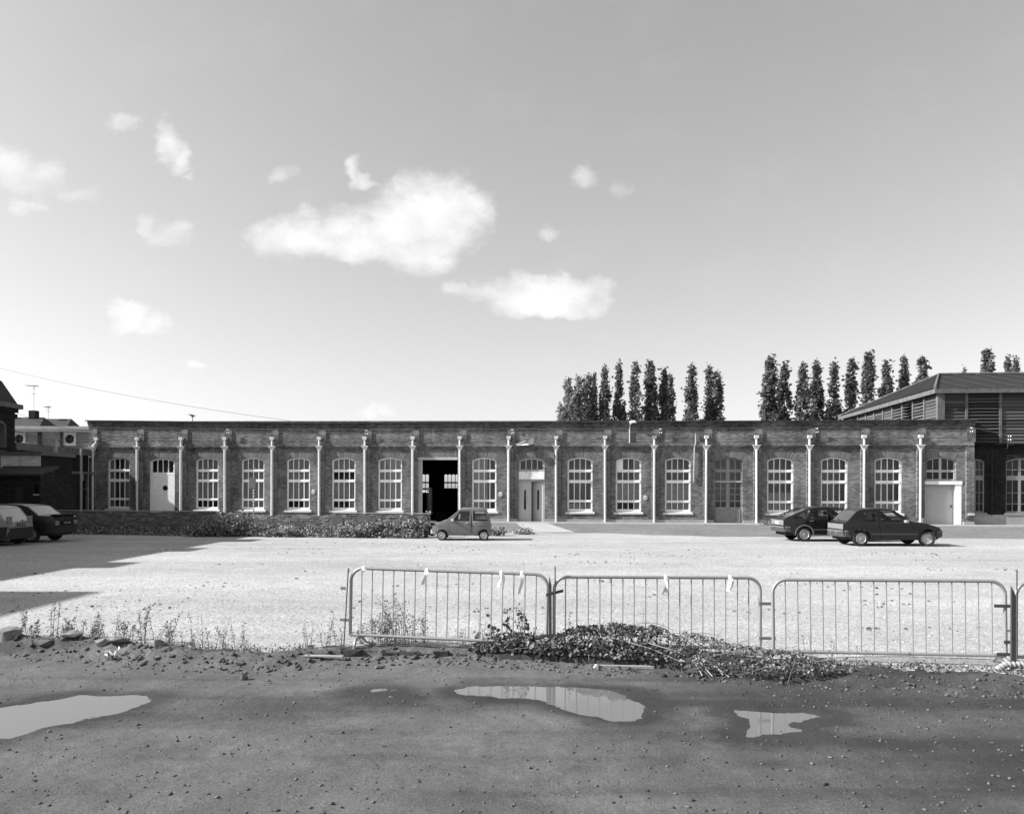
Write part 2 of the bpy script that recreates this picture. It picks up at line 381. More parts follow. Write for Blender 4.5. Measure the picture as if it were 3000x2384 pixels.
wet = np.clip(1.15-DM/.32, 0, 1)*.95+np.clip((X-.4)/2.6, 0, 1)*.78*np.clip((9.2-Y)/1.0, 0, 1)+np.clip(vnoise(X*.35, Y*1.6, 21, 4, .9)*1.6, -.2, .4)+np.clip(vnoise(X*.10+.02*Y, Y*3.2, 25, 3, 1.)*1.3, -.1, .45)
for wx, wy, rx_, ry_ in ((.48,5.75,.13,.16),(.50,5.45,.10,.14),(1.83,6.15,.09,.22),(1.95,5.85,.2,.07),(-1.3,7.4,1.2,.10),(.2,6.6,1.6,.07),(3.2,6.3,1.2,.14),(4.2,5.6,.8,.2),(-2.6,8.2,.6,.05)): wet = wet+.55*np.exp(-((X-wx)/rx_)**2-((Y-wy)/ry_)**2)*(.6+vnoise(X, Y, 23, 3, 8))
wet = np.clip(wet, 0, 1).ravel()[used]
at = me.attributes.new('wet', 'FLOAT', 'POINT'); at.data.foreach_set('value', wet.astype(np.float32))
t = NT('packed_dirt'); a = t.n('ShaderNodeAttribute', attribute_name='wet').outputs['Fac']
n_a = t.noise(1.1, 6, .65); n_b = t.noise(38, 5, .75); n_c = t.noise(7, 5, .7)
v = t.math('MULTIPLY', t.remap(n_a, .3, .7, .72, 1.2), t.math('MULTIPLY', t.remap(n_b, .3, .7, .66, 1.34), t.remap(n_c, .3, .7, .85, 1.12)))
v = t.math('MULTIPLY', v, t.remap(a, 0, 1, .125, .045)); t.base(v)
t.l(t.remap(a, .2, 1, .95, .6), t.p.inputs['Roughness']); t.p.inputs['Specular IOR Level'].default_value = .15
t.bump(t.math('ADD', t.noise(60, 5, .75), t.math('MULTIPLY', n_c, .8)), .9, .022)
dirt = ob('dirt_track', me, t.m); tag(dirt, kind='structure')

# gravel yard: one sheet from the track's edge to the horizon
xs = np.concatenate([[-2500,-900,-300,-120,-60], np.arange(-40,-9,1.5), np.arange(-9,9,.12), np.arange(9,41,1.5), [60,120,300,900,2500]])
so = np.concatenate([np.arange(-.05,2,.1), np.arange(2,12,.4), np.arange(12,60,3), [75,100,150,300,700,3000]])
X, SO = np.meshgrid(xs, so); Y = np.where(SO < 12, edge(X)+SO, edge(X)*np.clip((60-SO)/48, 0, 1)+SO+8.8*np.clip((SO-12)/48, 0, 1))
H = vnoise(X, Y, 31, 3, .8)*.02*np.clip((13-Y)/3, 0, 1)
nx, ny = len(xs), len(so); idx = np.arange(nx*ny).reshape(ny, nx)
F = np.stack([idx[:-1,:-1], idx[:-1,1:], idx[1:,1:], idx[1:,:-1]], -1).reshape(-1, 4)
t = NT('pale_gravel'); co = t.coord()
vo = t.n('ShaderNodeTexVoronoi'); vo.inputs['Scale'].default_value = 55; t.l(co, vo.inputs['Vector'])
sc = t.n('ShaderNodeSeparateColor'); t.l(vo.outputs['Color'], sc.inputs[0])
big = t.noise(.16, 6, .65); mid_ = t.noise(1.6, 6, .75); fin = t.noise(14, 4, .7)
mo = t.noise(1, 6, .8, t.coord('Object', (.55, 1.5, 1)))
v = t.math('MULTIPLY', t.remap(sc.outputs[0], 0, 1, .62, 1.12), t.math('MULTIPLY', t.remap(big, .3, .7, .86, 1.08), t.remap(mid_, .3, .7, .85, 1.1)))
v = t.math('MULTIPLY', v, t.remap(fin, .3, .62, .55, 1.08)); lane = t.noise(1, 5, .6, t.coord('Object', (.07, .42, 1))); v = t.math('MULTIPLY', v, t.remap(lane, .35, .62, .89, 1.06))
v = t.math('MULTIPLY', v, t.remap(mo, .635, .69, 1.0, .35))       # flattened moss and leaf litter
t.base(t.math('MULTIPLY', v, .46, True)); t.p.inputs['Roughness'].default_value = .95; t.p.inputs['Specular IOR Level'].default_value = .1
t.bump(t.math('ADD', vo.outputs['Distance'], t.math('MULTIPLY', fin, .6)), .5, .012)
yard = ob('ground', np_mesh('ground', np.stack([X.ravel(), Y.ravel(), H.ravel()], -1), F, True), t.m); tag(yard, kind='structure')

# puddles: level water lying in the hollows
t = NT('puddle_water'); t.base(.12); t.p.inputs['Roughness'].default_value = .03; t.p.inputs['IOR'].default_value = 1.33; t.p.inputs['Specular IOR Level'].default_value = .5
t.bump(t.noise(3, 2), .02, .01); M['water'] = t.m
for k, p in PUD.items():
    c = Vector((sum(q[0] for q in p)/len(p), sum(q[1] for q in p)/len(p)))
    ring = [((q[0]-c.x)*1.0+c.x+math.copysign(.13, q[0]-c.x), (q[1]-c.y)+c.y+math.copysign(.10, q[1]-c.y)) for q in p]
    b = MB(); V_, E_, F_, *_ = delaunay_2d_cdt([Vector(q) for q in ring], [(i, (i+1) % len(ring)) for i in range(len(ring))], [], 1, 1e-5)
    b.add([(q.x, q.y, ZD-.0015) for q in V_], F_)
    tag(b.build('puddle_water', M['water']), kind='structure')

# brick-paved apron in front of the workshop, concrete threshold, kerb strip
t = NT('brick_paving'); co = t.coord(); b = t.n('ShaderNodeTexBrick'); mp = t.n('ShaderNodeMapping'); mp.inputs['Rotation'].default_value = (0, 0, R(38)); t.l(co, mp.inputs[0]); t.l(mp.outputs[0], b.inputs['Vector'])
b.inputs['Scale'].default_value = 1; b.inputs['Brick Width'].default_value = .24; b.inputs['Row Height'].default_value = .12; b.inputs['Mortar Size'].default_value = .012
b.inputs['Color1'].default_value = (.13,.13,.13,1); b.inputs['Color2'].default_value = (.20,.20,.20,1); b.inputs['Mortar'].default_value = (.11,.11,.11,1)
mx = t.n('ShaderNodeMix', data_type='RGBA', blend_type='MULTIPLY'); mx.inputs[0].default_value = 1; t.l(b.outputs[0], mx.inputs[6])
f = t.math('MULTIPLY', t.remap(t.noise(.4, 6, .7), .3, .7, .75, 1.25), t.remap(t.noise(3, 5, .7), .3, .7, .8, 1.2)); cc = t.n('ShaderNodeCombineColor'); [t.l(f, cc.inputs[i]) for i in range(3)]
t.l(cc.outputs[0], mx.inputs[7]); t.l(mx.outputs[2], t.p.inputs['Base Color']); t.p.inputs['Roughness'].default_value = .9; t.bump(t.math('SUBTRACT', 1, b.outputs['Fac']), .4, .01)
M['paving'] = t.m
pts = [(-1.6,46.5),(-1.3,36.2),(.9,36.0),(2.8,35.9),(4.8,35.7),(6.6,34.4),(8.9,33.5),(12,33.3),(16.1,33.1),(21.7,32.7),(60,31.5),(60,42),(26.6,44.5)]
b = MB()
for i in range(1, 10):
    x0, y0 = pts[i]; x1, y1 = pts[i+1]
    for s in range(6):
        u0, u1 = s/6, (s+1)/6; p0x, p1x = x0+(x1-x0)*u0, x0+(x1-x0)*u1
        j = lambda x: .18*math.sin(x*1.9)+.1*math.sin(x*4.7+1)
        q0, q1 = y0+(y1-y0)*u0+j(p0x), y0+(y1-y0)*u1+j(p1x)
        b.add([(p0x,q0,.004),(p1x,q1,.004),(p1x,46.9-p1x*.0945+.05,.004),(p0x,46.9-p0x*.0945+.05,.004)], [(0,1,2,3)])
tag(b.build('pavement', M['paving']), kind='structure')
b = MB(); b.add([(.25,46.6,.012),(2.1,46.5,.012),(3.0,36.4,.012),(.75,36.2,.012)], [(0,1,2,3)])
tag(b.build('concrete_path', mat('path_concrete', .34, .9, .2, 1.5, .3, 30)), kind='structure')
b = MB(); b.hexa([(-3.2,46.85,-.1),(60,40.9,-.1),(60,41.3,-.1),(-3.2,47.2,-.1),(-3.2,46.85,.09),(60,40.9,.09),(60,41.3,.09),(-3.2,47.2,.09)])
tag(b.build('kerb', mat('kerb_concrete', .45, .85, .2, 2), None, fn=lambda x, y, z: (x, y-.28, z)), kind='structure')

# loose stones on the track and chips on the gravel
def stones(name, P, S, material):
    o8 = np.array([(1,0,0),(-1,0,0),(0,1,0),(0,-1,0),(0,0,1),(0,0,-1)], float); f8 = np.array([(0,2,4),(2,1,4),(1,3,4),(3,0,4),(2,0,5),(1,2,5),(3,1,5),(0,3,5)])
    n = len(P); an = np.random.rand(n)*6.28; ca, sa = np.cos(an), np.sin(an)
    v = o8[None]*(S[:,None,None]*(np.array([1,.75,.55])*(.7+.6*np.random.rand(n,1,3))))*(.8+.4*np.random.rand(n,6,1))
    x = v[...,0]*ca[:,None]-v[...,1]*sa[:,None]; y = v[...,0]*sa[:,None]+v[...,1]*ca[:,None]
    v = np.stack([x, y, v[...,2]], -1)+P[:,None]
    return ob(name, np_mesh(name, v.reshape(-1,3), (f8[None]+np.arange(n)[:,None,None]*6).reshape(-1,3)), material)
n = 15000
px_ = np.random.uniform(-7, 7, n); py_ = 4.3+np.random.rand(n)**1.15*5.0
# more chips to the right of the track, fewer in the smooth middle
w = .35+.65*np.clip((px_-.5)/3, 0, 1)+.25*np.clip((6.2-py_), 0, 1); k = np.random.rand(n) < w; px_, py_ = px_[k], py_[k]
h, dm, s_ = dirt_height(px_, py_); k = (dm > .09) & (s_ < -.1); px_, py_, h = px_[k], py_[k], h[k]
S_ = .004+.019*np.random.rand(len(px_))**4.5
tag(stones('loose_stones', np.stack([px_, py_, h+S_*.15], -1), S_, M['stone_chip']), 'scattered small stones and chips lying on the dirt track', 'stones', kind='stuff')
n = 900; px_ = np.random.uniform(-7, 7, n); py_ = edge(px_)-.75+np.abs(np.random.randn(n))*.38; h, dm, s_ = dirt_height(px_, py_); h = np.where(s_ > 0, 0, h)
S_ = .012+.028*np.random.rand(n)**2.5; k = dm > .05
tag(stones('edge_rubble', np.stack([px_, py_, h+S_*.2], -1)[k], S_[k], island_mat('edge_chip', .04, .13, .9)), 'small rubble and clods along the broken edge of the gravel', 'rubble', kind='stuff')
n = 9000; px_ = np.random.uniform(-9, 9, n); py_ = edge(px_)+.02+np.random.rand(n)**1.6*6; S_ = .007+.013*np.random.rand(n)**2
tag(stones('gravel_chips', np.stack([px_, py_, S_*.15], -1), S_, M['gravel_chip']), 'loose pale gravel chips on the yard behind the barriers', 'gravel', kind='stuff')
n = 260; px_ = np.random.uniform(-7, 3, n); py_ = edge(px_)-.18-np.abs(np.random.randn(n))*.22; h, dm, s_ = dirt_height(px_, py_); S_ = .02+.045*np.random.rand(n)**2.2; k = dm > .1
tag(stones('earth_clods', np.stack([px_, py_, h+S_*.1], -1)[k], S_[k], island_mat('earth_clod', .03, .10, .95)), 'dark lumps of earth crumbled along the ledge and bank', 'earth', kind='stuff')
# layered flat chips heaped against the edge below the barriers
n = 500; px_ = np.random.uniform(3.2, 7.5, n); py_ = edge(px_)-.02+np.random.rand(n)*.30; S_ = .010+.018*np.random.rand(n)
o = stones('slate_chips', np.stack([px_, py_, .015+.03*np.random.rand(n)], -1), S_, island_mat('slate_chip', .03, .18, .8)); tag(o, 'flat broken stone chips heaped along the edge under the ribbonless barrier', 'stones', kind='stuff')
# ------------------------------------------------------------------ the brick workshop
TH = math.atan(.0945); Z0 = 46.9
PIPES = [-26.99,-23.99,-21.08,-18.16,-15.1,-12.05,-9.13,-6.13,-3.18,-.19,2.71,5.65,8.56,11.6,14.53,17.57,20.63,23.77]
WIN = [-25.37,-19.45,-16.44,-13.48,-10.56,-7.61,-1.72,4.13,7.04,9.97,15.93,19.01,22.05]
TL, TR = -27.34, 26.75
def lift(x, y, z):
    """the old cornice line climbs a little towards the far end"""
    return (x, y, z+.24*min(1, max(0, (-12-x)/15))*min(1, max(0, (z-5.0)/.7)))
shop = empty('brick_workshop', (0, Z0, 0), -TH)
tag(shop, 'long single-storey brick workshop with arched white windows and white downpipes', 'building')
def arch(c, w, zs, rise, n=12):
    r = (w*w+rise*rise)/(2*rise); return [(c+x, zs+math.sqrt(r*r-x*x)-(r-rise)) for x in [w-2*w*i/n for i in range(n+1)]]
def arched(c, w, z0, zs, rise): return [(c-w, z0), (c+w, z0)]+arch(c, w, zs, rise)
holes = [arched(c, .76, .60, 3.80, .19) for c in WIN]
holes += [arched(-22.45, .86, .0, 3.80, .20), arched(1.19, .80, .0, 3.80, .19), arched(12.93, .82, .0, 3.80, .19), arched(25.0, .82, 2.60, 3.80, .19)]
holes += [rect(-6.04, -3.29, .0, 4.0), rect(23.98, 26.12, .0, 2.42)]
holes = [[(x, max(z, .001)) for x, z in h] for h in holes]
wall = MB().plate(rect(TL, TR, -.2, 5.72), holes, 0, .35)
wall.build('wall', M['brick'], shop, fn=lift)
b = MB(); b.box(TL, TL+.35, .35, 22, -.2, 5.7); b.box(TL, TR, .02, .3, 5.72, 6.02); b.build('end_wall', M['brick'], shop, fn=lift)
# rear wall with its own arched lights, seen through the open doorway
rh = [arched(-7.6+2.75*i, .72, 1.0, 3.35, .22) for i in range(-1, 3)]
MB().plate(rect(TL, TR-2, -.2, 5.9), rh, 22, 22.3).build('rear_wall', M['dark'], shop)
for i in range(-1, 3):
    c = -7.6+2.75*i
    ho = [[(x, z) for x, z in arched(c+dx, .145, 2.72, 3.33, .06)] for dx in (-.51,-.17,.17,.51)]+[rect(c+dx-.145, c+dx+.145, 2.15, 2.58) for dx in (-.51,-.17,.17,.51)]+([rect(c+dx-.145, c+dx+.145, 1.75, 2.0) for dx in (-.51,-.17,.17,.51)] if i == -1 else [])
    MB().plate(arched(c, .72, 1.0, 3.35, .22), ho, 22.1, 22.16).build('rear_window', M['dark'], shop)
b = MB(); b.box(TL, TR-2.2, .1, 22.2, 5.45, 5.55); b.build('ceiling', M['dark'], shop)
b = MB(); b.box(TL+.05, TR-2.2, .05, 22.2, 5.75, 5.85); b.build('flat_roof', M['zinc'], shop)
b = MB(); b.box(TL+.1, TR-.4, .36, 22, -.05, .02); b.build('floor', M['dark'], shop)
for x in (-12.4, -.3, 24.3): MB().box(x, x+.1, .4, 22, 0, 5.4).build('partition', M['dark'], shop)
for x0, x1 in ((TL+.4, -12.45), (-.15, 24.2), (-12.25, -6.2), (-3.1, -.35)): MB().box(x0, x1, 1.5, 1.6, 0, 5.4).build('pane_backing', mat('pane_backing', .5, .9, .3, .6), shop)  # unseen screens added behind the windows to give the panes a grey tone
# stepped cornice, roof edge, string courses, plinth
b = MB(); b.box(TL-.05, TR+.05, -.06, .02, 5.66, 5.80); b.box(TL-.08, TR+.08, -.085, .02, 5.80, 5.93); b.box(TL-.10, TR+.1, -.11, .02, 5.93, 6.09)
nrow = 0
x = TL
while x < TR: b.box(x, x+.11, -.05, .01, 5.60, 5.66); x += .22
b.build('cornice', M['brick_shaded'], shop, fn=lift)
nseg = 30
b = MB()
for i in range(nseg):
    x0 = TL-.2+(TR-TL+.35)*i/nseg; x1 = TL-.2+(TR-TL+.35)*(i+1)/nseg; b.box(x0, x1-.004, -.20, .5, 6.09, 6.15)
b.build('roof_edge', M['zinc'], shop, fn=lift)
b = MB(); b.box(TL-.03, TR+.03, -.10, .01, 4.72, 4.86); b.box(TL-.03, TR+.03, -.13, .01, 4.66, 4.72); b.box(TL-.03, TR+.03, -.075, .01, 4.54, 4.60)
x = TL
while x < TR: b.box(x, x+.07, -.115, .01, 4.60, 4.66); x += .14
b.build('string_course', M['brick'], shop)
segs = []; cur = TL
for a0, a1 in sorted([(-22.45-.9,-22.45+.9),(.36,2.02),(12.08,13.78),(-6.1,-3.23),(23.9,26.2)]): segs.append((cur, a0)); cur = a1
segs.append((cur, TR+.02))
b = MB()
for x0, x1 in segs: b.box(x0, x1, -.125, .01, -.1, .25)
b.build('plinth', M['concrete'], shop)
b = MB()
for x0, x1 in segs: b.box(x0, x1, -.045, .01, .25, .46)
b.build('plinth_course', M['brick'], shop)
# pilasters
pl = MB(); pl.box(-.22, .22, -.115, .005, .46, 4.54); pl = pl.mesh('pilaster'); pu = MB(); pu.box(-.235, .235, -.058, .005, 4.86, 5.66); pu = pu.mesh('pilaster')
for i, x in enumerate(PIPES+[26.5]):
    xx = x+.06 if i else TL+.24
    ob('pilaster', pl, M['brick'], shop, (xx, 0, 0)); o = ob('pilaster', pu, M['brick'], shop, (xx+.08, 0, lift(x, 0, 5.5)[2]-5.5))
# downpipes with hopper heads
def pipe_mesh(z0):
    b = MB(); b.tube([(0,0,z0),(0,0,4.46)], .068, 12)
    for z in (1.05, 2.5, 3.9): b.tube([(0,0,z),(0,0,z+.05)], .078, 12)
    return b.mesh('downpipe', True)
pm = pipe_mesh(.06)
hp = MB(); prof = [(.085,-.06,4.40),(.09,-.06,4.46),(.20,-.10,4.66),(.225,-.12,4.66),(.225,-.12,4.70)]
v = []
for w, d, z in prof: v += [(-w,-w*.55,z),(w,-w*.55,z),(w,.12,z),(-w,.12,z)]
hp.add(v, [(i*4+k, i*4+(k+1)%4, i*4+4+(k+1)%4, i*4+4+k) for i in range(4) for k in range(4)]+[(3,2,1,0),(16,17,18,19)]); hp = hp.mesh('hopper_head')
up = MB(); up.tube([(0,.02,4.68),(0,.02,5.12)], .065, 12); up = up.mesh('outlet_pipe', True)
cp = MB(); cp.box(-.12, .12, -.08, .12, 5.10, 5.26); cp.box(-.125, .125, -.085, .0, 5.26, 5.28); cp = cp.mesh('outlet_box')
for i, x in enumerate(PIPES):
    d = -.20
    o = ob('downpipe', pm, M['pipe_paint'], shop, (x, d, 0)); o.rotation_euler = (0, R(random.uniform(-.25,.25)), 0)
    h = ob('hopper_head', hp, M['pipe_paint'], o)
    if i == 0:
        e = MB(); e.tube([(0,.0,4.68),(.02,.0,4.74),(.22,.02,4.92),(.24,.02,5.12)], .065, 12); ob('outlet_pipe', e.mesh('outlet_pipe', True), M['pipe_paint'], o); ob('outlet_box', cp, M['pipe_paint'], o, (.24, 0, 0))
    else:
        ob('outlet_pipe', up, M['pipe_paint'], o); ob('outlet_box', cp, M['pipe_paint'], o)
# arches of standing bricks
def voussoirs(w, zs, rise, h=.40, n=30):
    r = (w*w+rise*rise)/(2*rise); cz = zs+rise-r; a0 = math.asin(min(1, (w+.03)/r)); b = MB()
    for i in range(n):
        p, q = -a0+2*a0*(i+.06)/n, -a0+2*a0*(i+.94)/n; f = random.uniform(-.012, -.004)
        pts = [(math.sin(p)*r, math.cos(p)*r+cz), (math.sin(q)*r, math.cos(q)*r+cz), (math.sin(q)*(r+h), math.cos(q)*(r+h)+cz), (math.sin(p)*(r+h), math.cos(p)*(r+h)+cz)]
        b.hexa([(pts[0][0],f,pts[0][1]),(pts[1][0],f,pts[1][1]),(pts[1][0],.02,pts[1][1]),(pts[0][0],.02,pts[0][1]),(pts[3][0],f,pts[3][1]),(pts[2][0],f,pts[2][1]),(pts[2][0],.02,pts[2][1]),(pts[3][0],.02,pts[3][1])])
    return b.mesh('brick_arch')
va = voussoirs(.76, 3.80, .19)
for c in WIN+[1.19, 12.93, 25.0, -22.45]: ob('brick_arch', va, M['voussoir'], shop, (c, 0, 0))
b = MB()
for i in range(24):
    x = -6.0+2.68*i/24; b.box(x, x+.10, random.uniform(-.012,-.005), .02, 4.02, 4.42)
b.build('brick_arch', M['voussoir'], shop)

# tall arched windows: frame with a hole per pane, sixteen panes, stone sill
GY = .135
def win_parts(w, cols, rows, z0, zs, rise, jamb=.10, top=.09, bar=.045, wide=None):
    """pane outlines of one window: rows = [(z0, z1)], last may be arched"""
    out_ = []; xs_ = [-w+jamb, w-jamb]
    bars = [bar]*(cols-1)
    if wide: bars[(cols-1)//2] = wide
    pw = (xs_[1]-xs_[0]-sum(bars))/cols
    r = (w*w+rise*rise)/(2*rise) if rise else 0
    for za, zb in rows:
        x = xs_[0]
        for k in range(cols):
            if zb is None:
                tz = lambda q: zs+math.sqrt(r*r-q*q)-(r-rise)-top
                out_.append([(x, za), (x+pw, za)]+[(x+pw-pw*i/4, tz(x+pw-pw*i/4)) for i in range(5)])
            else: out_.append(rect(x, x+pw, za, zb))
            x += pw+(bars[k] if k < cols-1 else 0)
    return out_
rows = [(.86, 1.265), (1.41, 2.435), (2.62, 3.085), (3.25, None)]
panes = win_parts(.76, 4, rows, .76, 3.80, .19)
fr = MB().plate(arched(0, .759, .72, 3.80, .188), panes, GY, GY+.07)
for za, zb in ((1.265,1.41),(2.435,2.62),(3.085,3.25)): fr.box(-.70, .70, GY-.02, GY, za+.035, zb-.035)
fr.box(-.74, .74, GY-.03, GY, .74, .80); fr = fr.mesh('window')
pm_ = [MB().add([(x, 0, z) for x, z in p], [tuple(range(len(p)))]).mesh('pane') for p in panes]
sl = MB(); sl.hexa([(-.88,-.10,.56),(.88,-.10,.56),(.88,.14,.56),(-.88,.14,.56),(-.88,-.10,.66),(.88,-.10,.66),(.88,.14,.74),(-.88,.14,.74)]); sl = sl.mesh('sill')
cur_m = MB()
for i in range(12): cur_m.add([(-.7+.35*i/3, .0+.03*(i%2), 0), (-.7+.35*(i+1)/3, .0+.03*((i+1)%2), 0), (-.7+.35*(i+1)/3, .03*((i+1)%2), 1), (-.7+.35*i/3, .03*(i%2), 1)], [(0,1,2,3)])
cur_m = cur_m.mesh('curtain')
CUR = {0: [(.8,3.9,.3,.45),(.8,3.9,.3,-.5)], 1: [(1.3,3.9,1,0)], 2: [(.8,3.9,1,0)], 3: [(1.3,3.9,1,0),(.8,1.3,.3,.5)], 4: [(1.3,2.5,1,0),(3.2,3.9,1,0),(.8,2.4,.3,.5)], 5: [(.8,3.9,1,0)], 6: [(.8,3.9,.62,-.25)], 7: [(.8,1.2,1,0)], 8: [(1.3,2.5,1,0),(.8,3.9,.25,.52)], 9: [(.8,2.4,1,0)], 10: [(.8,1.9,1,0)], 11: [(.8,1.4,1,0)], 12: [(.8,1.5,1,0)]}  # some of these curtains are added, unseen, to lighten the panes
for i, c in enumerate(WIN):
    w = ob('window', fr, M['white_paint'], shop, (c, 0, 0))
    for p in pm_: ob('pane', p, M['glass'], w, (0, GY+.035, 0))
    ob('sill', sl, M['stone'], w)
    for z0, z1, sx_, dx in CUR.get(i, []):
        q = ob('curtain', cur_m, M['curtain'], w, (dx, .26, z0)); q.scale = (sx_, 1, z1-z0)
    if abs(c-7.04) < .01:
        MB().plate([(-.72,3.10),(-.34,3.10),(-.34,3.90),(-.55,3.86),(-.72,3.80)], [], GY-.03, GY-.006).build('blanking_board', M['sign_white'], w)
# white plank door with porthole and arched light
W = .86
p = win_parts(W, 4, [(3.05, None)], 0, 3.8, .2, .16, .14, .05)
d1 = MB().plate(arched(0, .859, .03, 3.80, .198), p+[rect(-.80, .80, .06, 2.88)], GY, GY+.08).build('plank_door', M['white_paint'], shop, loc=(-22.45, 0, 0))
for q in p: MB().add([(x, GY+.04, z) for x, z in q], [tuple(range(len(q)))]).build('pane', M['glass'], d1)
for k in range(13):
    x = -.80+1.6*k/13; b = MB(); b.box(x+.003, x+1.6/13-.003, GY+.01, GY+.05, .06, 2.88); b.build('plank', M['white_paint'], d1)
b = MB(); b.lathe([(0,0),(.15,0),(.15,.01),(.17,.01),(.17,0)], 20, 'y', (.15, GY+.002, 2.05)); b.build('porthole', M['sign_black'], d1)
# double door with slit lights, one leaf ajar, sign above
p = win_parts(.80, 4, [(3.25, None)], 0, 3.8, .19, .13, .12, .06)
d2 = MB().plate(arched(0, .799, .03, 3.80, .188), p+[rect(-.73, .70, .03, 2.52)], GY, GY+.08).build('double_door', M['grey_paint'], shop, loc=(1.19, 0, 0))
for q in p: MB().add([(x, GY+.04, z) for x, z in q], [tuple(range(len(q)))]).build('pane', M['glass'], d2)
lf = MB().plate(rect(0, .72, .04, 2.50), [rect(.26, .40, .80, 2.0)], 0, .05).mesh('door_leaf')
a = ob('door_leaf', lf, M['grey_paint'], shop, (1.19-.73, GY+.01, 0)); MB().box(.26, .40, .02, .03, .80, 2.0).build('slit_pane', M['glass'], a)
a = ob('door_leaf', lf, M['grey_paint'], shop, (1.19+.70, GY+.06, 0)); a.rotation_euler = (0, 0, R(180-28)); MB().box(.26, .40, .02, .03, .80, 2.0).build('slit_pane', M['glass'], a)
b = MB(); b.tube([(.66,-.04,1.05),(.56,-.04,1.05)], .012, 6); b.build('handle', M['iron'], a)
sg = MB(); sg.box(-.78, .78, 0, .03, 2.66, 3.13); sg = sg.build('sign_board', M['sign_white'], shop, loc=(1.19, GY-.10, 0))
b = MB()
def dash(x0, x1, z, h, gap=.35):
    x = x0
    while x < x1:
        w = random.uniform(.012, .028); b.box(x, min(x1, x+w), -.004, .002, z-h/2*random.uniform(.6,1), z+h/2*random.uniform(.6,1)); x += w+random.uniform(.006,.014)
b.box(-.40, -.32, -.004, .002, 3.05, 3.09); b.box(.31, .37, -.004, .002, 3.05, 3.09); b.box(-.08, -.04, -.004, .002, 3.05, 3.095); dash(.02, .26, 3.07, .032)
b.build('lettering', M['sign_black'], sg)
b = MB(); dash(-.30, -.12, 3.07, .015); dash(-.21, .09, 2.975, .022); dash(-.21, .07, 2.91, .022); dash(-.21, .19, 2.845, .022); dash(-.40, -.08, 2.76, .012); dash(.1, .38, 2.745, .012); b.build('lettering', M['sign_grey'], sg)
# glazed grey double door
p = win_parts(.82, 4, [(2.62, 3.1), (3.28, None)], 0, 3.8, .19, .07, .10, .05, .2); g2 = win_parts(.82, 4, [(1.02,1.36),(1.42,1.76),(1.80,2.12),(2.16,2.48)], 0, 0, 0, .09, 0, .05, .2)
d3 = MB().plate(arched(0, .819, .03, 3.80, .188), p+g2, GY+.05, GY+.12).build('glazed_door', M['dull_paint'], shop, loc=(12.93, 0, 0))
for q in p+g2: MB().add([(x, GY+.085, z) for x, z in q], [tuple(range(len(q)))]).build('pane', M['glass'], d3)
for x in (-.70, .12):
    MB().plate(rect(x, x+.58, .12, .86), [rect(x+.06, x+.26, .2, .78), rect(x+.32, x+.52, .2, .78)], GY+.02, GY+.05).build('panel', M['dull_paint'], d3)
MB().box(.0, .03, GY-.02, GY+.05, .93, .98).build('handle', M['iron'], d3)
MB().box(-.82, .82, GY-.01, GY+.05, 2.50, 2.58).build('transom', M['grey_paint'], d3)
# small window over the garage door
p = win_parts(.82, 4, [(2.72, 3.12), (3.25, None)], 0, 3.8, .19, .07, .08, .04, .14)
w = MB().plate(arched(0, .819, 2.62, 3.80, .188), p, GY, GY+.07).build('window', M['grey_paint'], shop, loc=(25.0, 0, 0))
for q in p: MB().add([(x, GY+.035, z) for x, z in q], [tuple(range(len(q)))]).build('pane', M['glass'], w)
g = MB(); g.box(23.98, 25.80, .30, .34, .03, 2.42); g = g.build('garage_door', M['grey_paint'], shop)
b = MB(); b.box(23.93, 26.16, -.03, .10, 2.40, 2.60); b.box(25.80, 26.14, .0, .34, .0, 2.40); b.box(23.92, 23.98, -.03, .08, 0, 2.40); b.build('door_surround', M['white_paint'], g)
MB().box(25.66, 25.72, .27, .30, 1.05, 1.20).build('handle', M['iron'], g)
# great doorway: lintel and one sliding leaf
b = MB(); b.box(-6.06, -3.27, -.03, .30, 3.84, 4.0); b.build('lintel', M['grey_paint'], shop)
lf = MB(); lf.box(-6.02, -5.58, .10, .16, .03, 3.84); lf = lf.build('sliding_door', M['grey_paint'], shop)
def round_sign(x, z, y=-.03, letter=True, r=.15, parent=shop, m1='sign_grey'):
    b = MB(); b.lathe([(0,0),(r,0),(r,.03),(0,.03)], 24, 'y', (x, y, z)); o = b.build('round_sign', M[m1], parent)
    if letter:
        b = MB(); rr = r*.93
        pts = [(x+rr*math.cos(a), z+rr*math.sin(a)) for a in [R(205+130*i/14) for i in range(15)]]+[(x+rr*.62*math.cos(a), z-.03+rr*.62*math.sin(a)) for a in [R(325-110*i/10) for i in range(11)]]
        b.plate(pts, [], y-.004, y); b.build('white_band', M['sign_white'], o)
        b = MB(); b.plate([(x-.055,z-.04),(x-.02,z-.04),(x-.02,z+.005),(x+.03,z+.01),(x+.06,z+.04),(x+.055,z+.085),(x+.02,z+.11),(x-.055,z+.11)], [[(x-.018,z+.04),(x+.015,z+.042),(x+.022,z+.058),(x+.012,z+.075),(x-.018,z+.075)]], y-.006, y); b.build('letter', M['sign_white'], o)
    return o
for x, z in ((-12.49, 1.86), (-.71, 1.76), (8.03, 1.58)): round_sign(x, z)
round_sign(.19, 1.72, -.012, False, .14, shop, 'brick'); round_sign(-9.63, 1.82, -.012, False, .14, shop, 'brick')
o = round_sign(-5.88, 1.82, .09, False, .15, shop); b = MB(); b.box(-6.01, -5.75, .08, .088, 1.80, 1.85); b.build('band', M['grey_paint'], o)
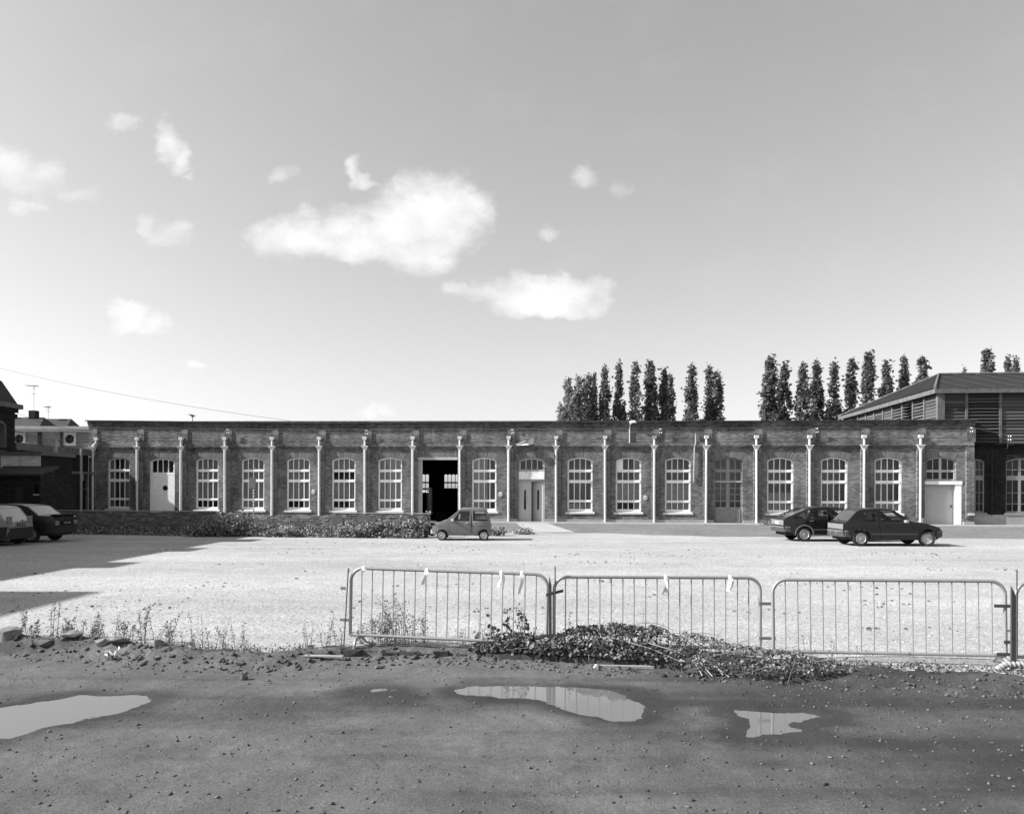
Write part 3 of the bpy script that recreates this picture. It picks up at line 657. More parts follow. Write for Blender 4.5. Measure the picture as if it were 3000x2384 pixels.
# insulator brackets
ib = MB(); ib.tube([(0,0,4.9),(0,-.12,5.05),(0,-.14,5.66)], .018, 6); ib.box(-.02, .30, -.15, -.12, 5.38, 5.41); ib.box(-.02, .30, -.15, -.12, 5.58, 5.61); ib.box(-.02,.3,-.15,-.12,5.16,5.19); ib = ib.mesh('wire_bracket')
ins = MB(); ins.lathe([(.0,0),(.045,0),(.05,.05),(.035,.06),(.05,.09),(.03,.12),(0,.12)], 10); ins = ins.mesh('insulator', True)
for x in (-18.05, -9.10, -.05, 8.85, 17.9, 26.5):
    o = ob('wire_bracket', ib, M['iron'], shop, (x, -.06, lift(x, 0, 5.6)[2]-5.6))
    for dx, z in ((.02,5.41),(.13,5.42),(.02,5.61),(.10,5.62)): q = ob('insulator', ins, M['sign_white'], o, (dx, -.135, z)); q.scale = (.55,.55,.6)
# extra pipe by the glazed door, lamp on its bracket, folded board, vents
b = MB(); b.tube([(11.0,-.10,5.4),(11.0,-.10,4.8),(10.93,-.10,4.6),(10.9,-.10,3.0),(10.9,-.06,2.52)], .045, 8); b.build('vent_pipe', M['sign_grey'], shop, True)
lp = MB(); lp.tube([(7.1,-.05,4.84),(7.1,-.05,5.8),(7.12,-.10,5.95),(7.2,-.28,6.02)], .035, 8); lp = lp.build('wall_lamp', M['pipe_paint'], shop, True)
b = MB(); b.lathe([(0,.14),(.14,.12),(.22,.04),(.23,0),(.15,-.02),(0,-.03)], 16, 'z', (7.28, -.42, 6.03)); b.build('lamp_head', M['sign_white'], lp, True)
fb = MB(); fb.hexa([(1.05,-.75,4.68),(1.35,-.42,4.84),(1.35,-.38,4.84),(1.05,-.71,4.68),(1.05,-.75,4.98),(1.35,-.42,5.18),(1.35,-.38,5.18),(1.05,-.71,4.98)]); fb.hexa([(.25,-.30,4.74),(.30,-.30,4.74),(.92,-.02,5.0),(.87,-.02,5.0),(.25,-.30,4.77),(.30,-.30,4.77),(.92,-.02,5.04),(.87,-.02,5.04)]); fb.hexa([(.3,-.28,4.7),(1.05,-.7,4.7),(1.3,-.02,4.8),(.9,-.02,4.9),(.3,-.28,4.72),(1.05,-.7,4.72),(1.3,-.02,4.82),(.9,-.02,4.92)])
fb.build('folded_awning', M['pipe_paint'], shop)
b = MB(); b.box(.55, .78, -.008, .02, 5.32, 5.40); b.build('vent_slot', M['sign_black'], shop)
b = MB(); b.box(26.42, 26.78, -.16, .01, .62, .75); b.box(26.44, 26.78, -.10, .01, .48, .62); b.build('corner_stone', M['stone'], shop); MB().box(26.40, 26.80, -.12, .01, .0, .16).build('corner_stone', M['stone'], shop)
# coil of spiral ducting hanging just inside the doorway
b = MB(); b.tube([(-5.35+.17*math.cos(a), 1.2+.17*math.sin(a), .5+a*.0215) for a in [i*.45 for i in range(170)]], .02, 5)
o = b.build('spiral_duct', M['steel'], None, True); o.location = (0, Z0, 0); o.rotation_euler = (0, 0, -TH); tag(o, 'grey spiral ducting standing just inside the dark workshop doorway', 'duct')
# wires strung along the facade
def wire(pts, r, label, cat='wire', group=None, m='iron', sag=.05):
    path = []
    for (p, q) in zip(pts[:-1], pts[1:]):
        for i in range(10):
            u = i/10; path.append((p[0]+(q[0]-p[0])*u, p[1]+(q[1]-p[1])*u, p[2]+(q[2]-p[2])*u-sag*4*u*(1-u)))
    path.append(pts[-1]); o = MB().tube(path, r, 4).build('overhead_wire', M[m]); tag(o, label, cat, group); return o
def shopw(t_, d_, z_): return (t_*math.cos(TH)+d_*math.sin(TH), Z0-t_*math.sin(TH)+d_*math.cos(TH), z_)
bx_ = [-27.2, -18.05, -9.10, -.05, 8.85, 17.9, 26.5]
for z, dx in ((5.72,.02),(5.52,.24)):
    wire([shopw(x+dx, -.20, z+lift(x, 0, 5.6)[2]-5.6) for x in bx_], .005, ('upper' if z > 5.6 else 'lower')+' thin wire strung between white insulators under the workshop cornice', 'wire', 'wires along the workshop front', 'steel', .02)
# ------------------------------------------------------------------ louvred hall behind the workshop's end
hall = empty('louvred_hall', (0, Z0, 0), -TH); tag(hall, 'hipped-roof hall with dark timber louvres above a low brick wall', 'building')
T0, T1, D0, D1 = 25.0, 46.0, .36, 16.8; ZE = 7.78
hh = [arched(27.05, .55, .76, 3.75, .16), arched(29.55, .80, .76, 3.75, .20), arched(32.3, .80, .76, 3.75, .20)]
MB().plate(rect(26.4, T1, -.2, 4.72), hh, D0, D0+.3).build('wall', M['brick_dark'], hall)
b = MB(); b.box(26.3, T1, D0-.04, D0, -.1, .66); b.build('plinth', M['concrete'], hall)
b = MB(); b.box(26.4, T1, D0-.16, D0+.1, 4.72, 4.80); b.box(26.4, T1, D0-.06, D0, 4.50, 4.56); b.box(26.4, T1, D0-.05, D0, 4.28, 4.33); b.build('ledge', M['brick_dark'], hall)
for c, w in ((27.05,.55),(29.55,.80),(32.3,.80)):
    p = win_parts(w, 4, [(2.93,3.25),(3.29,None)], 0, 3.75, .2 if w > .6 else .16, .08, .09, .03, .14)+win_parts(w, 4, [(.86,1.28),(1.31,1.92),(1.95,2.66)] , 0, 0, 0, .08, 0, .03, .14)
    o = MB().plate(arched(0, w-.002, .74, 3.75, .198 if w > .6 else .158), p, D0+.10, D0+.16).build('window', M['dull_paint'], hall, loc=(c, 0, 0))
    for q in p: MB().add([(x, D0+.13, z) for x, z in q], [tuple(range(len(q)))]).build('pane', M['glass'], o)
    MB().box(-w-.1, w+.1, D0-.08, D0+.1, .64, .76).build('sill', M['dull_paint'], o)
b = MB(); b.tube([(27.95,D0-.06,.6),(27.95,D0-.06,4.5)], .035, 6); b.build('drain_pipe', M['black'], hall)
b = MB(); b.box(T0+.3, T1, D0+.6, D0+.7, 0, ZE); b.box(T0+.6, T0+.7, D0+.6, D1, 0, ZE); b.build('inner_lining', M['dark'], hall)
posts = [T0+.12, 26.55, 28.42, 30.25, 32.1, 33.9, 35.8]
pm2 = MB().box(-.07, .07, -.08, .08, 4.78, ZE).mesh('louvre_post')
for x in posts: ob('louvre_post', pm2, M['wood'], hall, (x, D0+.02, 0))
cpst = MB().box(-.2, .2, -.12, .12, 4.9, ZE).build('corner_post', M['wood'], hall, loc=(T0+.1, D0, 0))
def slat(Lg, sag, tilt, h=.21):
    b = MB(); n = 6; v = []
    c, s = math.cos(tilt), math.sin(tilt)
    for i in range(n+1):
        u = i/n; z = -sag*4*u*(1-u)
        for (a, q) in ((-.01,-h/2),(.01,-h/2),(.01,h/2),(-.01,h/2)): v.append((u*Lg, a*c-q*s, z+a*s+q*c))
    f = [(i*4+k, i*4+(k+1)%4, i*4+4+(k+1)%4, i*4+4+k) for i in range(n) for k in range(4)]+[(3,2,1,0),(n*4,n*4+1,n*4+2,n*4+3)]
    b.add(v, f); return b.mesh('slat')
for i in range(6):
    x0, x1 = posts[i]+.07, posts[i+1]-.07; op = R(-48) if i % 2 else R(-22); lib = [slat(x1-x0, s, op+R(d)) for s, d in ((.0,0),(.012,3),(-.008,-3))]
    for k in range(15): ob('slat', random.choice(lib), M['louvre'], hall, (x0, D0+.03, 4.92+k*.192))
nb = 10; dd = (D1-D0-.2)/nb
for i in range(nb):
    y0 = D0+.14+i*dd; ob('louvre_post', pm2, M['wood'], hall, (T0-.02, y0+dd, 0))
    broken = i == 2; op = R(-70) if broken else (R(-42) if i in (1, 3, 8, 9) else R(-14)); lib = [slat(dd-.14, s, op+R(d)) for s, d in (((.05,0),(.11,8),(.08,-6)) if broken else ((.0,0),(.02,3),(.03,-3)))]
    for k in range(10):
        o = ob('slat', random.choice(lib), M['louvre'], hall, (T0+.0, y0+.07, 5.86+k*.196)); o.rotation_euler = (0, 0, R(90)); o.scale = (1, -1, 1)
# hipped roof with battens
E0, E1, F0, F1, ZR = T0-.35, T1+.3, D0-.35, D1+.35, 7.92; RX, RY, RZ = 28.6, (D0+D1)/2, 10.0
b = MB(); b.box(E0, E1, F0, F0+.06, 7.70, 7.95); b.box(E0, E0+.06, F0+.06, F1, 7.70, 7.95); b.build('fascia', M['wood'], hall)
b = MB(); b.add([(E0,F0,ZR+.04),(E1,F0,ZR+.04),(E1,RY,RZ),(RX,RY,RZ),(E0,F1,ZR+.04),(E1,F1,ZR+.04)], [(0,1,2,3),(0,3,4),(4,3,2,5)]); b.build('roof', mat('hall_roof', .016, .75, .5, 1.2, .5, 10), hall)
for k in range(13):                               # front slope
    x = E0+.5+k*1.45; tx = max(x, RX); u = 1 if x >= RX else (x-E0)/(RX-E0)
    if u < .15: continue
    p, q = (x, F0, ZR+.06), (x, F0+(RY-F0)*u, ZR+.06+(RZ-ZR-.02)*u); MB().tube([p, q], .035, 4).build('roof_batten', M['slate'], hall)
for k in range(1, 24):
    y = F0+(F1-F0)*k/24; u = 1-abs(y-RY)/(RY-F0); p, q = (E0, y, ZR+.07), (E0+(RX-E0)*u, y, ZR+.07+(RZ-ZR-.04)*u); MB().tube([p, q], .06, 4).build('roof_batten', bpy.data.materials['hall_roof'], hall)
MB().tube([(E0,F0,ZR+.08),(RX,RY,RZ+.05),(E1,RY,RZ+.05)], .09, 6).build('ridge_cap', M['wood'], hall); MB().tube([(RX,RY,RZ+.05),(E0,F1,ZR+.08)], .07, 6).build('hip_cap', M['wood'], hall)
o = ob('wire_bracket', ib, M['iron'], hall, (28.75, D0-.06, -.45))
for dx in (.02, .15):
    for z in (5.41, 5.61): q = ob('insulator', ins, M['sign_white'], o, (dx, -.135, z)); q.scale = (.62,.62,.7)
wire([shopw(26.52, -.20, 5.72), shopw(28.77, D0-.2, 5.27), shopw(40, D0-.2, 5.2)], .007, 'thin wire running past the louvres of the hall', 'wire', 'wires past the louvred hall', 'steel', .02)

# ------------------------------------------------------------------ houses and sheds by the workshop's far corner
man = empty('mansard_house', (-27.0, 41.7, 0)); tag(man, 'dark brick house with steep mansard roof and stone eaves', 'house')
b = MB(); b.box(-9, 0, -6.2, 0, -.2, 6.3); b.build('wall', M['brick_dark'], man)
b = MB(); b.box(-9.2, .28, -6.25, .28, 6.3, 6.55); b.build('eaves', M['wood'], man)
b = MB(); b.box(-9.1, .12, -6.24, .12, 6.1, 6.3); b.box(-9.1, .08, -6.24, .08, 4.0, 4.15); b.build('moulding', M['brick_dark'], man)
b = MB(); v = [(-9,-6.2,6.55),(.1,-6.2,6.55),(.1,.1,6.55),(-9,.1,6.55),(-8.2,-6.0,7.75),(-.45,-6.0,7.75),(-.45,-.4,7.75),(-8.2,-.4,7.75),(-6,-4,9.1),(-2.4,-4,9.1),(-2.4,-2.4,9.1),(-6,-2.4,9.1)]
b.add(v, [(0,1,5,4),(1,2,6,5),(2,3,7,6),(3,0,4,7),(4,5,9,8),(5,6,10,9),(6,7,11,10),(7,4,8,11),(8,9,10,11)]); b.build('roof', M['slate'], man)
for y in (-1.2, -3.2, -5.2):
    o = MB().plate(arched(y, .45, 3.9, 5.35, .2), [], -.0, .05, fn=lambda x, z, d: (d-.03, x, z)).build('window', M['wood'], man); MB().plate(arched(y, .36, 4.0, 5.28, .17), [], 0, .01, fn=lambda x, z, d: (d+.03, x, z)).build('pane', M['glass'], o)
# the tall row that stands along the yard on the sun's side and throws its shadow over the gravel
row = empty('terrace_house', (-24.0, 14.35, 0)); tag(row, 'long dark brick terrace casting its shadow across the gravel yard', 'house')
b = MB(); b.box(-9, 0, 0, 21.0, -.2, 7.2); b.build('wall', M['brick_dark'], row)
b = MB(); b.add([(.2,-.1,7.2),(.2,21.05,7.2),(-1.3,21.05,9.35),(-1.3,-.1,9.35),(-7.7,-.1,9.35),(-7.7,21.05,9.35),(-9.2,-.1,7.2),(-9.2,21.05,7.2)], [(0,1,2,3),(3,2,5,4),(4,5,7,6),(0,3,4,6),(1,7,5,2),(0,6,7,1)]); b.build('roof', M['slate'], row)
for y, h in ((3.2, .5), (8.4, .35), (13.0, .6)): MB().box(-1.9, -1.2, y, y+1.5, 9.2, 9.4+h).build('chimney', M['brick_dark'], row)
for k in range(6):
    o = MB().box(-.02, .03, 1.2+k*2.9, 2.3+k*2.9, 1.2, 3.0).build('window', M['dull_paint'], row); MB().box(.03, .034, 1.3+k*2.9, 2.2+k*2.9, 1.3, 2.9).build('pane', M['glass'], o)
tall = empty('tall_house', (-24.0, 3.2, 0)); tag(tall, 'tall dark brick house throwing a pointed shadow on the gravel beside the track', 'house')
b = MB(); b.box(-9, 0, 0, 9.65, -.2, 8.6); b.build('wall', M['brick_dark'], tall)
b = MB(); b.add([(.2,-.2,8.6),(.2,9.68,8.6),(-1.6,9.55,11.55),(-1.6,-.2,11.55),(-9.2,-.2,8.6),(-9.2,9.68,8.6),(-7.4,-.2,11.55),(-7.4,9.55,11.55)], [(0,1,2,3),(3,2,7,6),(6,7,5,4),(0,3,6,4),(1,5,7,2),(0,4,5,1)]); b.build('roof', M['slate'], tall)
for k in range(3):
    o = MB().box(-.02, .03, 1.2+k*3, 2.3+k*3, 1.2, 3.2).build('window', M['dull_paint'], tall); MB().box(.03, .034, 1.3+k*3, 2.2+k*3, 1.3, 3.1).build('pane', M['glass'], o)
# flat-roofed annex running from the mansard house to the workshop corner
an = empty('brick_annex', (-27.2, 41.7, 0)); tag(an, 'dark flat-roofed brick annex with a heavy fascia between the mansard house and workshop', 'building')
b = MB(); b.box(-4, 0, .05, 7.6, -.2, 4.1); b.build('wall', M['brick_dark'], an)
b = MB(); b.box(-4, .22, .05, 7.55, 4.1, 4.5); b.build('fascia', M['wood'], an)
b = MB(); b.box(0, .5, 4.2, 7.4, 2.9, 3.05); b.build('canopy', M['shaded_stone'], an); b = MB(); b.box(0, .06, 4.6, 7.0, 2.5, 2.9); b.build('pale_panel', M['concrete'], an)
b = MB(); b.box(-.02, .03, 4.2, 5.2, 2.3, 2.85); b.build('window', M['sign_black'], an)
MB().tube([(.12,5.6,.9),(.12,5.6,2.4)], .06, 6).build('drain_pipe', M['dull_paint'], an); MB().tube([(.12,7.2,.3),(.12,7.2,2.9)], .08, 6).build('drain_pipe', M['wood'], an)
b = MB(); b.tube([(-.4,2.2,4.0),(-.4,2.2,4.6)], .12, 8); b.build('roof_vent', M['concrete'], an)
# limewashed block with lower lean-to in front
bl = empty('limewashed_shed', (-22.1, 36.0, 0)); tag(bl, 'flat-roofed shed with limewashed front above a dark lean-to roof', 'shed')
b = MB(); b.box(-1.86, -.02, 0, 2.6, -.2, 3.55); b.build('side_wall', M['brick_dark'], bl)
b = MB(); b.box(-1.86, 0, -.03, 0, 2.2, 3.55); b.build('limewashed_wall', M['brick_white'], bl)
b = MB(); b.box(-1.86, .12, -.14, 2.7, 3.55, 3.72); b.build('roof_slab', M['shaded_stone'], bl)
b = MB(); b.box(-.03, .01, .8, 1.05, 2.35, 2.95); b.build('window', M['sign_black'], bl)
b = MB(); b.hexa([(-1.2,-1.5,2.55),(.9,-1.5,2.55),(.9,-.03,2.95),(-1.7,-.03,2.95),(-1.2,-1.5,2.65),(.9,-1.5,2.65),(.9,-.03,3.05),(-1.7,-.03,3.05)]); b.build('lean_to_roof', M['slate'], bl)
MB().plate(rect(-1.2, .85, -.2, 2.6), [rect(-.33, .1, .06, 2.1), rect(.6, .75, 1.75, 2.15)], -1.4, -1.2).build('lean_to_wall', M['brick_dark'], bl)
b = MB(); b.box(.65, .85, -1.2, 2.0, -.2, 2.7); b.build('lean_to_side', M['brick_dark'], bl)
o = MB().box(-.33, .1, -1.32, -1.26, .06, 2.1).build('door', M['dark'], bl); MB().box(.03, .07, -1.35, -1.32, 1.0, 1.05).build('handle', M['steel'], o)
MB().box(.56, .8, -1.46, -1.38, 1.68, 1.75).build('window_sill', M['concrete'], bl)
b = MB(); b.tube([(1.0,1.6,.6),(1.0,1.6,3.95)], .055, 8); b.build('drain_pipe', M['coping'], bl); b = MB(); b.tube([(-.5,2.0,3.7),(-.5,2.0,4.45)], .10, 8); b.build('chimney_pipe', M['concrete'], bl)
# fan wall beyond
fw = empty('fan_hall', (-32.0, 60.0, 0)); tag(fw, 'rendered hall wall with two square white ventilation fans', 'building')
MB().plate(rect(-12, 16, -.2, 6.42), [[(x+.36*math.cos(a*.3927), 5.86+.36*math.sin(a*.3927)) for a in range(16)] for x in (-6.5, -2.55)], 0, .3).build('wall', mat('old_render', .12, .9, .4, 1.2), fw)
b = MB(); b.box(-12, 16, .3, 10, 0, 6.4); b.build('hall_body', M['dark'], fw)
b = MB(); b.box(-12.1, 16, -.12, .4, 6.42, 6.62); b.box(-12.1, 16, -.2, .45, 6.62, 6.85); b.build('parapet', M['concrete'], fw)
for x in (-8.6, -4.9, -2.9-.25, 1.2): MB().box(x-.12, x+.12, -.10, 0, 0, 6.42).build('pilaster', M['brick_dark'], fw)
for x in (-6.5, -2.55):
    o = MB().plate(rect(x-.52, x+.52, 5.34, 6.38), [[(x+.36*math.cos(a*.3927), 5.86+.36*math.sin(a*.3927)) for a in range(16)]], -.07, 0).build('ventilation_fan', M['coping'], fw)
    b = MB(); b.box(x-.35, x+.35, .12, .15, 5.83, 5.89); b.box(x-.03, x+.03, .11, .14, 5.51, 6.21); b.build('fan_blade', M['iron'], o)
# roofs far behind
def far_house(x, y, w, d, zw, zr, label, chim=None):
    h = empty('far_house', (x, y, 0)); tag(h, label, 'house')
    b = MB(); b.box(-w, w, -d, d, -.2, zw); b.build('wall', M['brick_dark'], h)
    b = MB(); b.add([(-w-.2,-d-.2,zw),(w+.2,-d-.2,zw),(w+.2,d+.2,zw),(-w-.2,d+.2,zw),(-w*.7,0,zr),(w*.7,0,zr)], [(0,1,5,4),(1,2,5),(2,3,4,5),(3,0,4)]); r = b.build('roof', M['slate'], h)
    for cx, cz in (chim or []): MB().box(cx-.4, cx+.4, -.4, .4, zr-.8, cz).build('chimney', M['brick_dark'], r)
far_house(-59.0, 92, 4.2, 4, 8.0, 10.5, 'slate-roofed house with chimneys behind the fan hall', [(1.7, 11.3), (-.9, 10.9), (-2.0, 10.9)])
far_house(-57.2, 96, 3.0, 4, 8.0, 10.7, 'small gabled slate roof with a stub chimney behind the fan hall', [(1.2, 10.6)])
def aerial(x, y, z0, z1, w, label, more=()):
    b = MB(); b.tube([(0,0,z0),(0,0,z1)], .022, 5); o = b.build('tv_aerial', M['iron'], None, loc=(x, y, 0)); tag(o, label, 'aerial')
    b = MB(); b.tube([(-w*.65,0,z1),(w*.35,0,z1-.1)], .03, 4)
    for i in range(7): u = -w*.6+i*w*.15; b.tube([(u,-.4,z1),(u,.4,z1)], .015, 4)
    for dz, ww in more: b.tube([(-ww,0,z1-dz),(ww,0,z1-dz)], .02, 4)
    b.build('boom', M['iron'], o)
aerial(-57.3, 92, 9.6, 14.3, 1.5, 'tall television aerial on a chimney behind the fan hall', ((.3,.2),(1.0,.3),(3.6,.2)))
aerial(-58.0, 96, 10.2, 12.2, .8, 'short television aerial above the small gabled roof', ((.3,.4),(.6,.3)))
aerial(-20.6, 49.5, 5.85, 6.75, .2, 'small aerial poking above the workshop roof edge', ((.1,.12),))
# cables
wire([(-42.0, 60, 11.85), (-13.5, 46.6, 6.15)], .010, 'long thin cable slanting across the sky down to the workshop roof', 'cable', None, 'iron', .35)
wire([(-27.0, 41.9, 6.1), shopw(-27.2, -.1, 5.75)], .010, 'cable from the mansard house eaves to the workshop corner', 'cable', None, 'iron', .25)
wire([(-27.0, 41.3, 5.2), shopw(-27.2, -.1, 5.0)], .010, 'sagging cables from the mansard wall to the workshop corner', 'cable', 'sagging cables at the workshop corner', 'iron', .28)
wire([(-27.0, 41.0, 5.3), shopw(-27.2, -.1, 4.75)], .010, 'sagging cables from the mansard wall to the workshop corner', 'cable', 'sagging cables at the workshop corner', 'iron', .42)
wire([(-26.0, 34.0, 2.35), (-21.8, 37.8, 2.25), shopw(-27.1, -.2, 1.9)], .008, 'pale wire looping across the front of the dark sheds', 'wire', None, 'steel', .05)

# ------------------------------------------------------------------ low boundary wall of single bricks
WA, WB = Vector((-22.5, 34.75, 0)), Vector((-3.55, 32.2, 0)); WL = (WB-WA).length; wang = math.atan2(WB.y-WA.y, WB.x-WA.x)
lw = empty('low_brick_wall', WA, wang); tag(lw, 'low weathered brick boundary wall with a broken top, weeds at its foot', 'wall')
def wtop(x):
    if x < 9.6: return 1.02+.02*math.sin(x*1.7)
    if x < 11.0: return .98
    if x < 15.0: return .86+.05*math.sin(x*3.1)+.02*math.sin(x*9)
    return .985+.015*math.sin(x*5)
b = MB(); n = 60
for i in range(n):
    x0, x1 = WL*i/n, WL*(i+1)/n; z = wtop((x0+x1)/2)-.035; b.box(x0, x1, .012, .22, -.1, z)
b.build('mortar_core', M['mortar'], lw)
cand = []
zrow = .0; k = 0
while zrow < 1.0:
    x = -.11 if k % 2 else 0
    while x < WL-.1:
        L_ = .215 if random.random() < .8 else .105
        if zrow+.06 < wtop(x+.1) and random.random() < .955: cand.append((x, zrow, L_, random.uniform(-.012, .008)))
        x += L_+.012
    zrow += .0735; k += 1
cand = [c for c in cand if c[0]+c[2] < WL]
cand.sort(key=lambda c: -(c[1]+ (.5 if c[0] > 9.8 else 0)))
def brick_geo(b, x, y, z, L_, h=.062):
    j = lambda: random.uniform(-.004, .004)
    b.hexa([(x+j(),y+j(),z+j()),(x+L_+j(),y+j(),z+j()),(x+L_,y+.1,z),(x,y+.1,z),(x+j(),y+j(),z+h+j()),(x+L_+j(),y+j(),z+h+j()),(x+L_,y+.1,z+h),(x,y+.1,z+h)])
lib = {}
for L_ in (.215, .105):
    for v_ in range(4): b = MB(); brick_geo(b, 0, 0, 0, L_); lib[(L_, v_)] = b.mesh('brick')
for c in cand[:300]: ob('brick', lib[(c[2], random.randrange(4))], M['brick_low'], lw, (c[0], c[3], c[1]))
b = MB()
for c in cand[300:]: brick_geo(b, c[0], c[3], c[1], c[2])
tag(b.build('brickwork', M['brick_low'], lw), kind='stuff')
b = MB(); b.box(15.0, WL+.02, -.02, .24, .985, 1.01); b.box(0, 9.6, -.01, .23, 1.0, 1.035); b.build('coping', M['coping'], lw)
b = MB()
for x0, x1, z0, z1 in ((9.05,9.9,.15,.75),(14.9,15.5,.2,.95),(6.9,7.1,.35,.55),(16.1,16.9,.5,.9)):
    pts = [(x0+(x1-x0)*(.5+.5*math.cos(a))+random.uniform(-.05,.05), z0+(z1-z0)*(.5+.5*math.sin(a))+random.uniform(-.05,.05)) for a in [i*.524 for i in range(12)]]; b.plate(pts, [], -.018, .0)
b.build('render_patch', M['mortar'], lw)
# sign standing behind the wall, its back to the yard
sp = empty('sign_post', (-11.35, 33.75, 0)); tag(sp, 'small square sign seen from behind on a banded post over the low wall', 'sign')
b = MB(); b.tube([(0,0,0),(0,0,2.3)], .03, 8); b.build('post', M['sign_grey'], sp)
for i in range(9): MB().tube([(0,0,1.15+i*.13),(0,0,1.2+i*.13)], .032, 8).build('white_ring', M['sign_white'], sp)
b = MB(); b.box(-.20, .14, -.06, -.03, 2.02, 2.5); b.build('board', M['iron'], sp, rz=R(-20)); b = MB(); b.tube([(-.03,-.02,2.05),(-.03,-.02,2.48)], .03, 6); b.build('bracket', M['sign_grey'], sp, rz=R(-20))

# ------------------------------------------------------------------ poplars beyond the roofs
def poplar_crown(seed, H=17.0, Rr=1.15, full=.0, nb=120):
    rs = np.random.RandomState(seed); P = []; Nn = []; S = []
    lead = [(0, 0, 1.0)]+[(rs.uniform(-.5,.5)*Rr, rs.uniform(-.5,.5)*Rr, rs.uniform(.55,.9)) for _ in range(rs.randint(2, 4))]
    for k in range(nb):
        lx, ly, top = lead[rs.randint(len(lead))] if rs.rand() < .65 else lead[0]
        u = rs.rand()**.85*top; z = u*H
        r = Rr*(.35+.75*math.sin(math.pi*min(1, (u/top)*.72+.22)))*(.45 if (lx or ly) else .85)*(1-.82*(u/top)**2.4)+full*Rr
        a = rs.rand()*6.283; q = rs.rand()**.5*r; c = np.array([lx*(1-.3*u)+q*math.cos(a), ly*(1-.3*u)+q*math.sin(a), z])
        m = rs.randint(26, 48); ext = np.array([.30,.30,.72])*(.7+.6*rs.rand())
        P.append(c+rs.randn(m, 3)*ext*.6); S.append(rs.uniform(.12, .27, m))
    for lx, ly, top in lead:                       # feathery tips
        m = 30; zz = top*H*(.93+.10*rs.rand(m)); P.append(np.stack([lx*.7+rs.randn(m)*.10, ly*.7+rs.randn(m)*.10, zz], -1)); S.append(rs.uniform(.08,.16, m))
    P = np.concatenate(P); S = np.concatenate(S); n = len(P)
    d = rs.randn(n, 3); d /= np.linalg.norm(d, axis=1)[:,None]; e = np.cross(d, rs.randn(n, 3)); e /= np.linalg.norm(e, axis=1)[:,None]
    d, e = d*S[:,None], e*S[:,None]*.75; V = np.stack([P-d, P+e, P+d, P-e], 1).reshape(-1, 3); F = np.arange(n*4).reshape(n, 4)
    return np_mesh('crown', V, F)
crowns = [poplar_crown(s) for s in range(1, 7)]; wide = poplar_crown(40, 17, 2.1, .45, 260)
trunk = MB().tube([(0,0,-.2),(0,0,3),(.05,0,9),(0,0,16)], .22, 7, True, .03).mesh('trunk', True)
POP = [(8.1,17.4,2.6,1),(10.4,18.1,3.9,1),(11.7,18.2,1.2,0),(13.3,19.0,1.9,0),(15.3,19.8,1.7,0),(17.6,20.0,2.0,1),(19.8,20.2,2.4,0),(21.8,19.3,1.9,0),(22.7,18.8,1.6,0),(25.7,19.2,2.1,0),(28.3,19.8,2.0,0),(29.3,19.0,2.5,0),(36.9,20.4,2.7,0),(39.0,20.1,2.2,0),(41.6,19.6,2.2,0),(43.5,20.5,2.4,0),(46.0,20.1,2.1,0),(48.6,21.1,2.3,0),(51.0,21.2,2.4,0),(53.5,20.6,2.2,0),(56.1,21.4,2.0,0),(58.7,20.6,2.4,0),(64.8,19.5,1.2,0),(68.0,21.8,2.6,0),(70.9,20.8,1.6,0),(72.1,20.8,1.5,0)]
for i, (x, top, w, pale) in enumerate(POP):
    dj = random.uniform(-3, 3); tr = empty('poplar_tree', (x*(110+dj)/110, 110+dj, 0)); o = ob('trunk', trunk, M['bark'], tr); o.scale = (1, 1, top/20)
    big_ = i in (0, 1); me = (wide if big_ else crowns[i % 6])
    if pale: me = me.copy(); me.materials.clear()
    o = ob('crown', me, M['poplar_hazy'] if pale else M['poplar'], tr, (0, 0, 1.6)); k = w/(3.3 if big_ else 1.6); o.scale = (k, k, (top-1.6)/17.2); o.rotation_euler = (0, 0, random.uniform(0, 6.28))
    far_ = ['first','second','third','fourth','fifth','sixth','seventh','eighth','ninth','tenth']
    if big_: tag(tr, 'broad pale poplars growing together in a bushy clump behind the roof', 'tree', 'bushy poplars')
    elif x < 33: tag(tr, far_[i-2]+' slim poplar counted from the bushy pale clump behind the workshop roof', 'tree', 'poplars behind the middle of the roof')
    elif x < 60: tag(tr, far_[21-i]+' dark poplar counted outward from the slope of the louvred hall roof', 'tree', 'poplars by the louvred hall')
    else: tag(tr, ['tiny','broad','slender','pointed'][i-22]+' poplar top showing above the ridge of the louvred hall', 'tree', 'poplar tops above the hall ridge')
# ------------------------------------------------------------------ cars
def paint(name, g, rough=.25):
    t = NT(name); n = t.noise(2.5, 5, .6); t.base(t.math('MULTIPLY', t.remap(n, .3, .7, .9, 1.1), g)); t.p.inputs['Roughness'].default_value = rough
    t.p.inputs['Specular IOR Level'].default_value = .35; t.p.inputs['Coat Weight'].default_value = .15; t.p.inputs['Coat Roughness'].default_value = .08
    t.l(t.remap(t.noise(9, 4), .3, .7, rough*.8, rough*1.6), t.p.inputs['Roughness']); return t.m
M['trim'] = mat('grey_bumper', .05, .55, .15, 5); M['trim_light'] = mat('pale_trim', .17, .45, .1, 5); M['chrome'] = mat('bright_metal', .7, .25, 0, metal=.9)
M['alloy'] = mat('wheel_alloy', .36, .4, .1, 6, metal=.3); M['lamp'] = mat('lamp_lens', .20, .15, .2, 30, spec=.6); M['seat'] = mat('seat_cloth', .05, .9, .2, 4); M['plate'] = mat('number_plate', .5, .4, .05, 6)
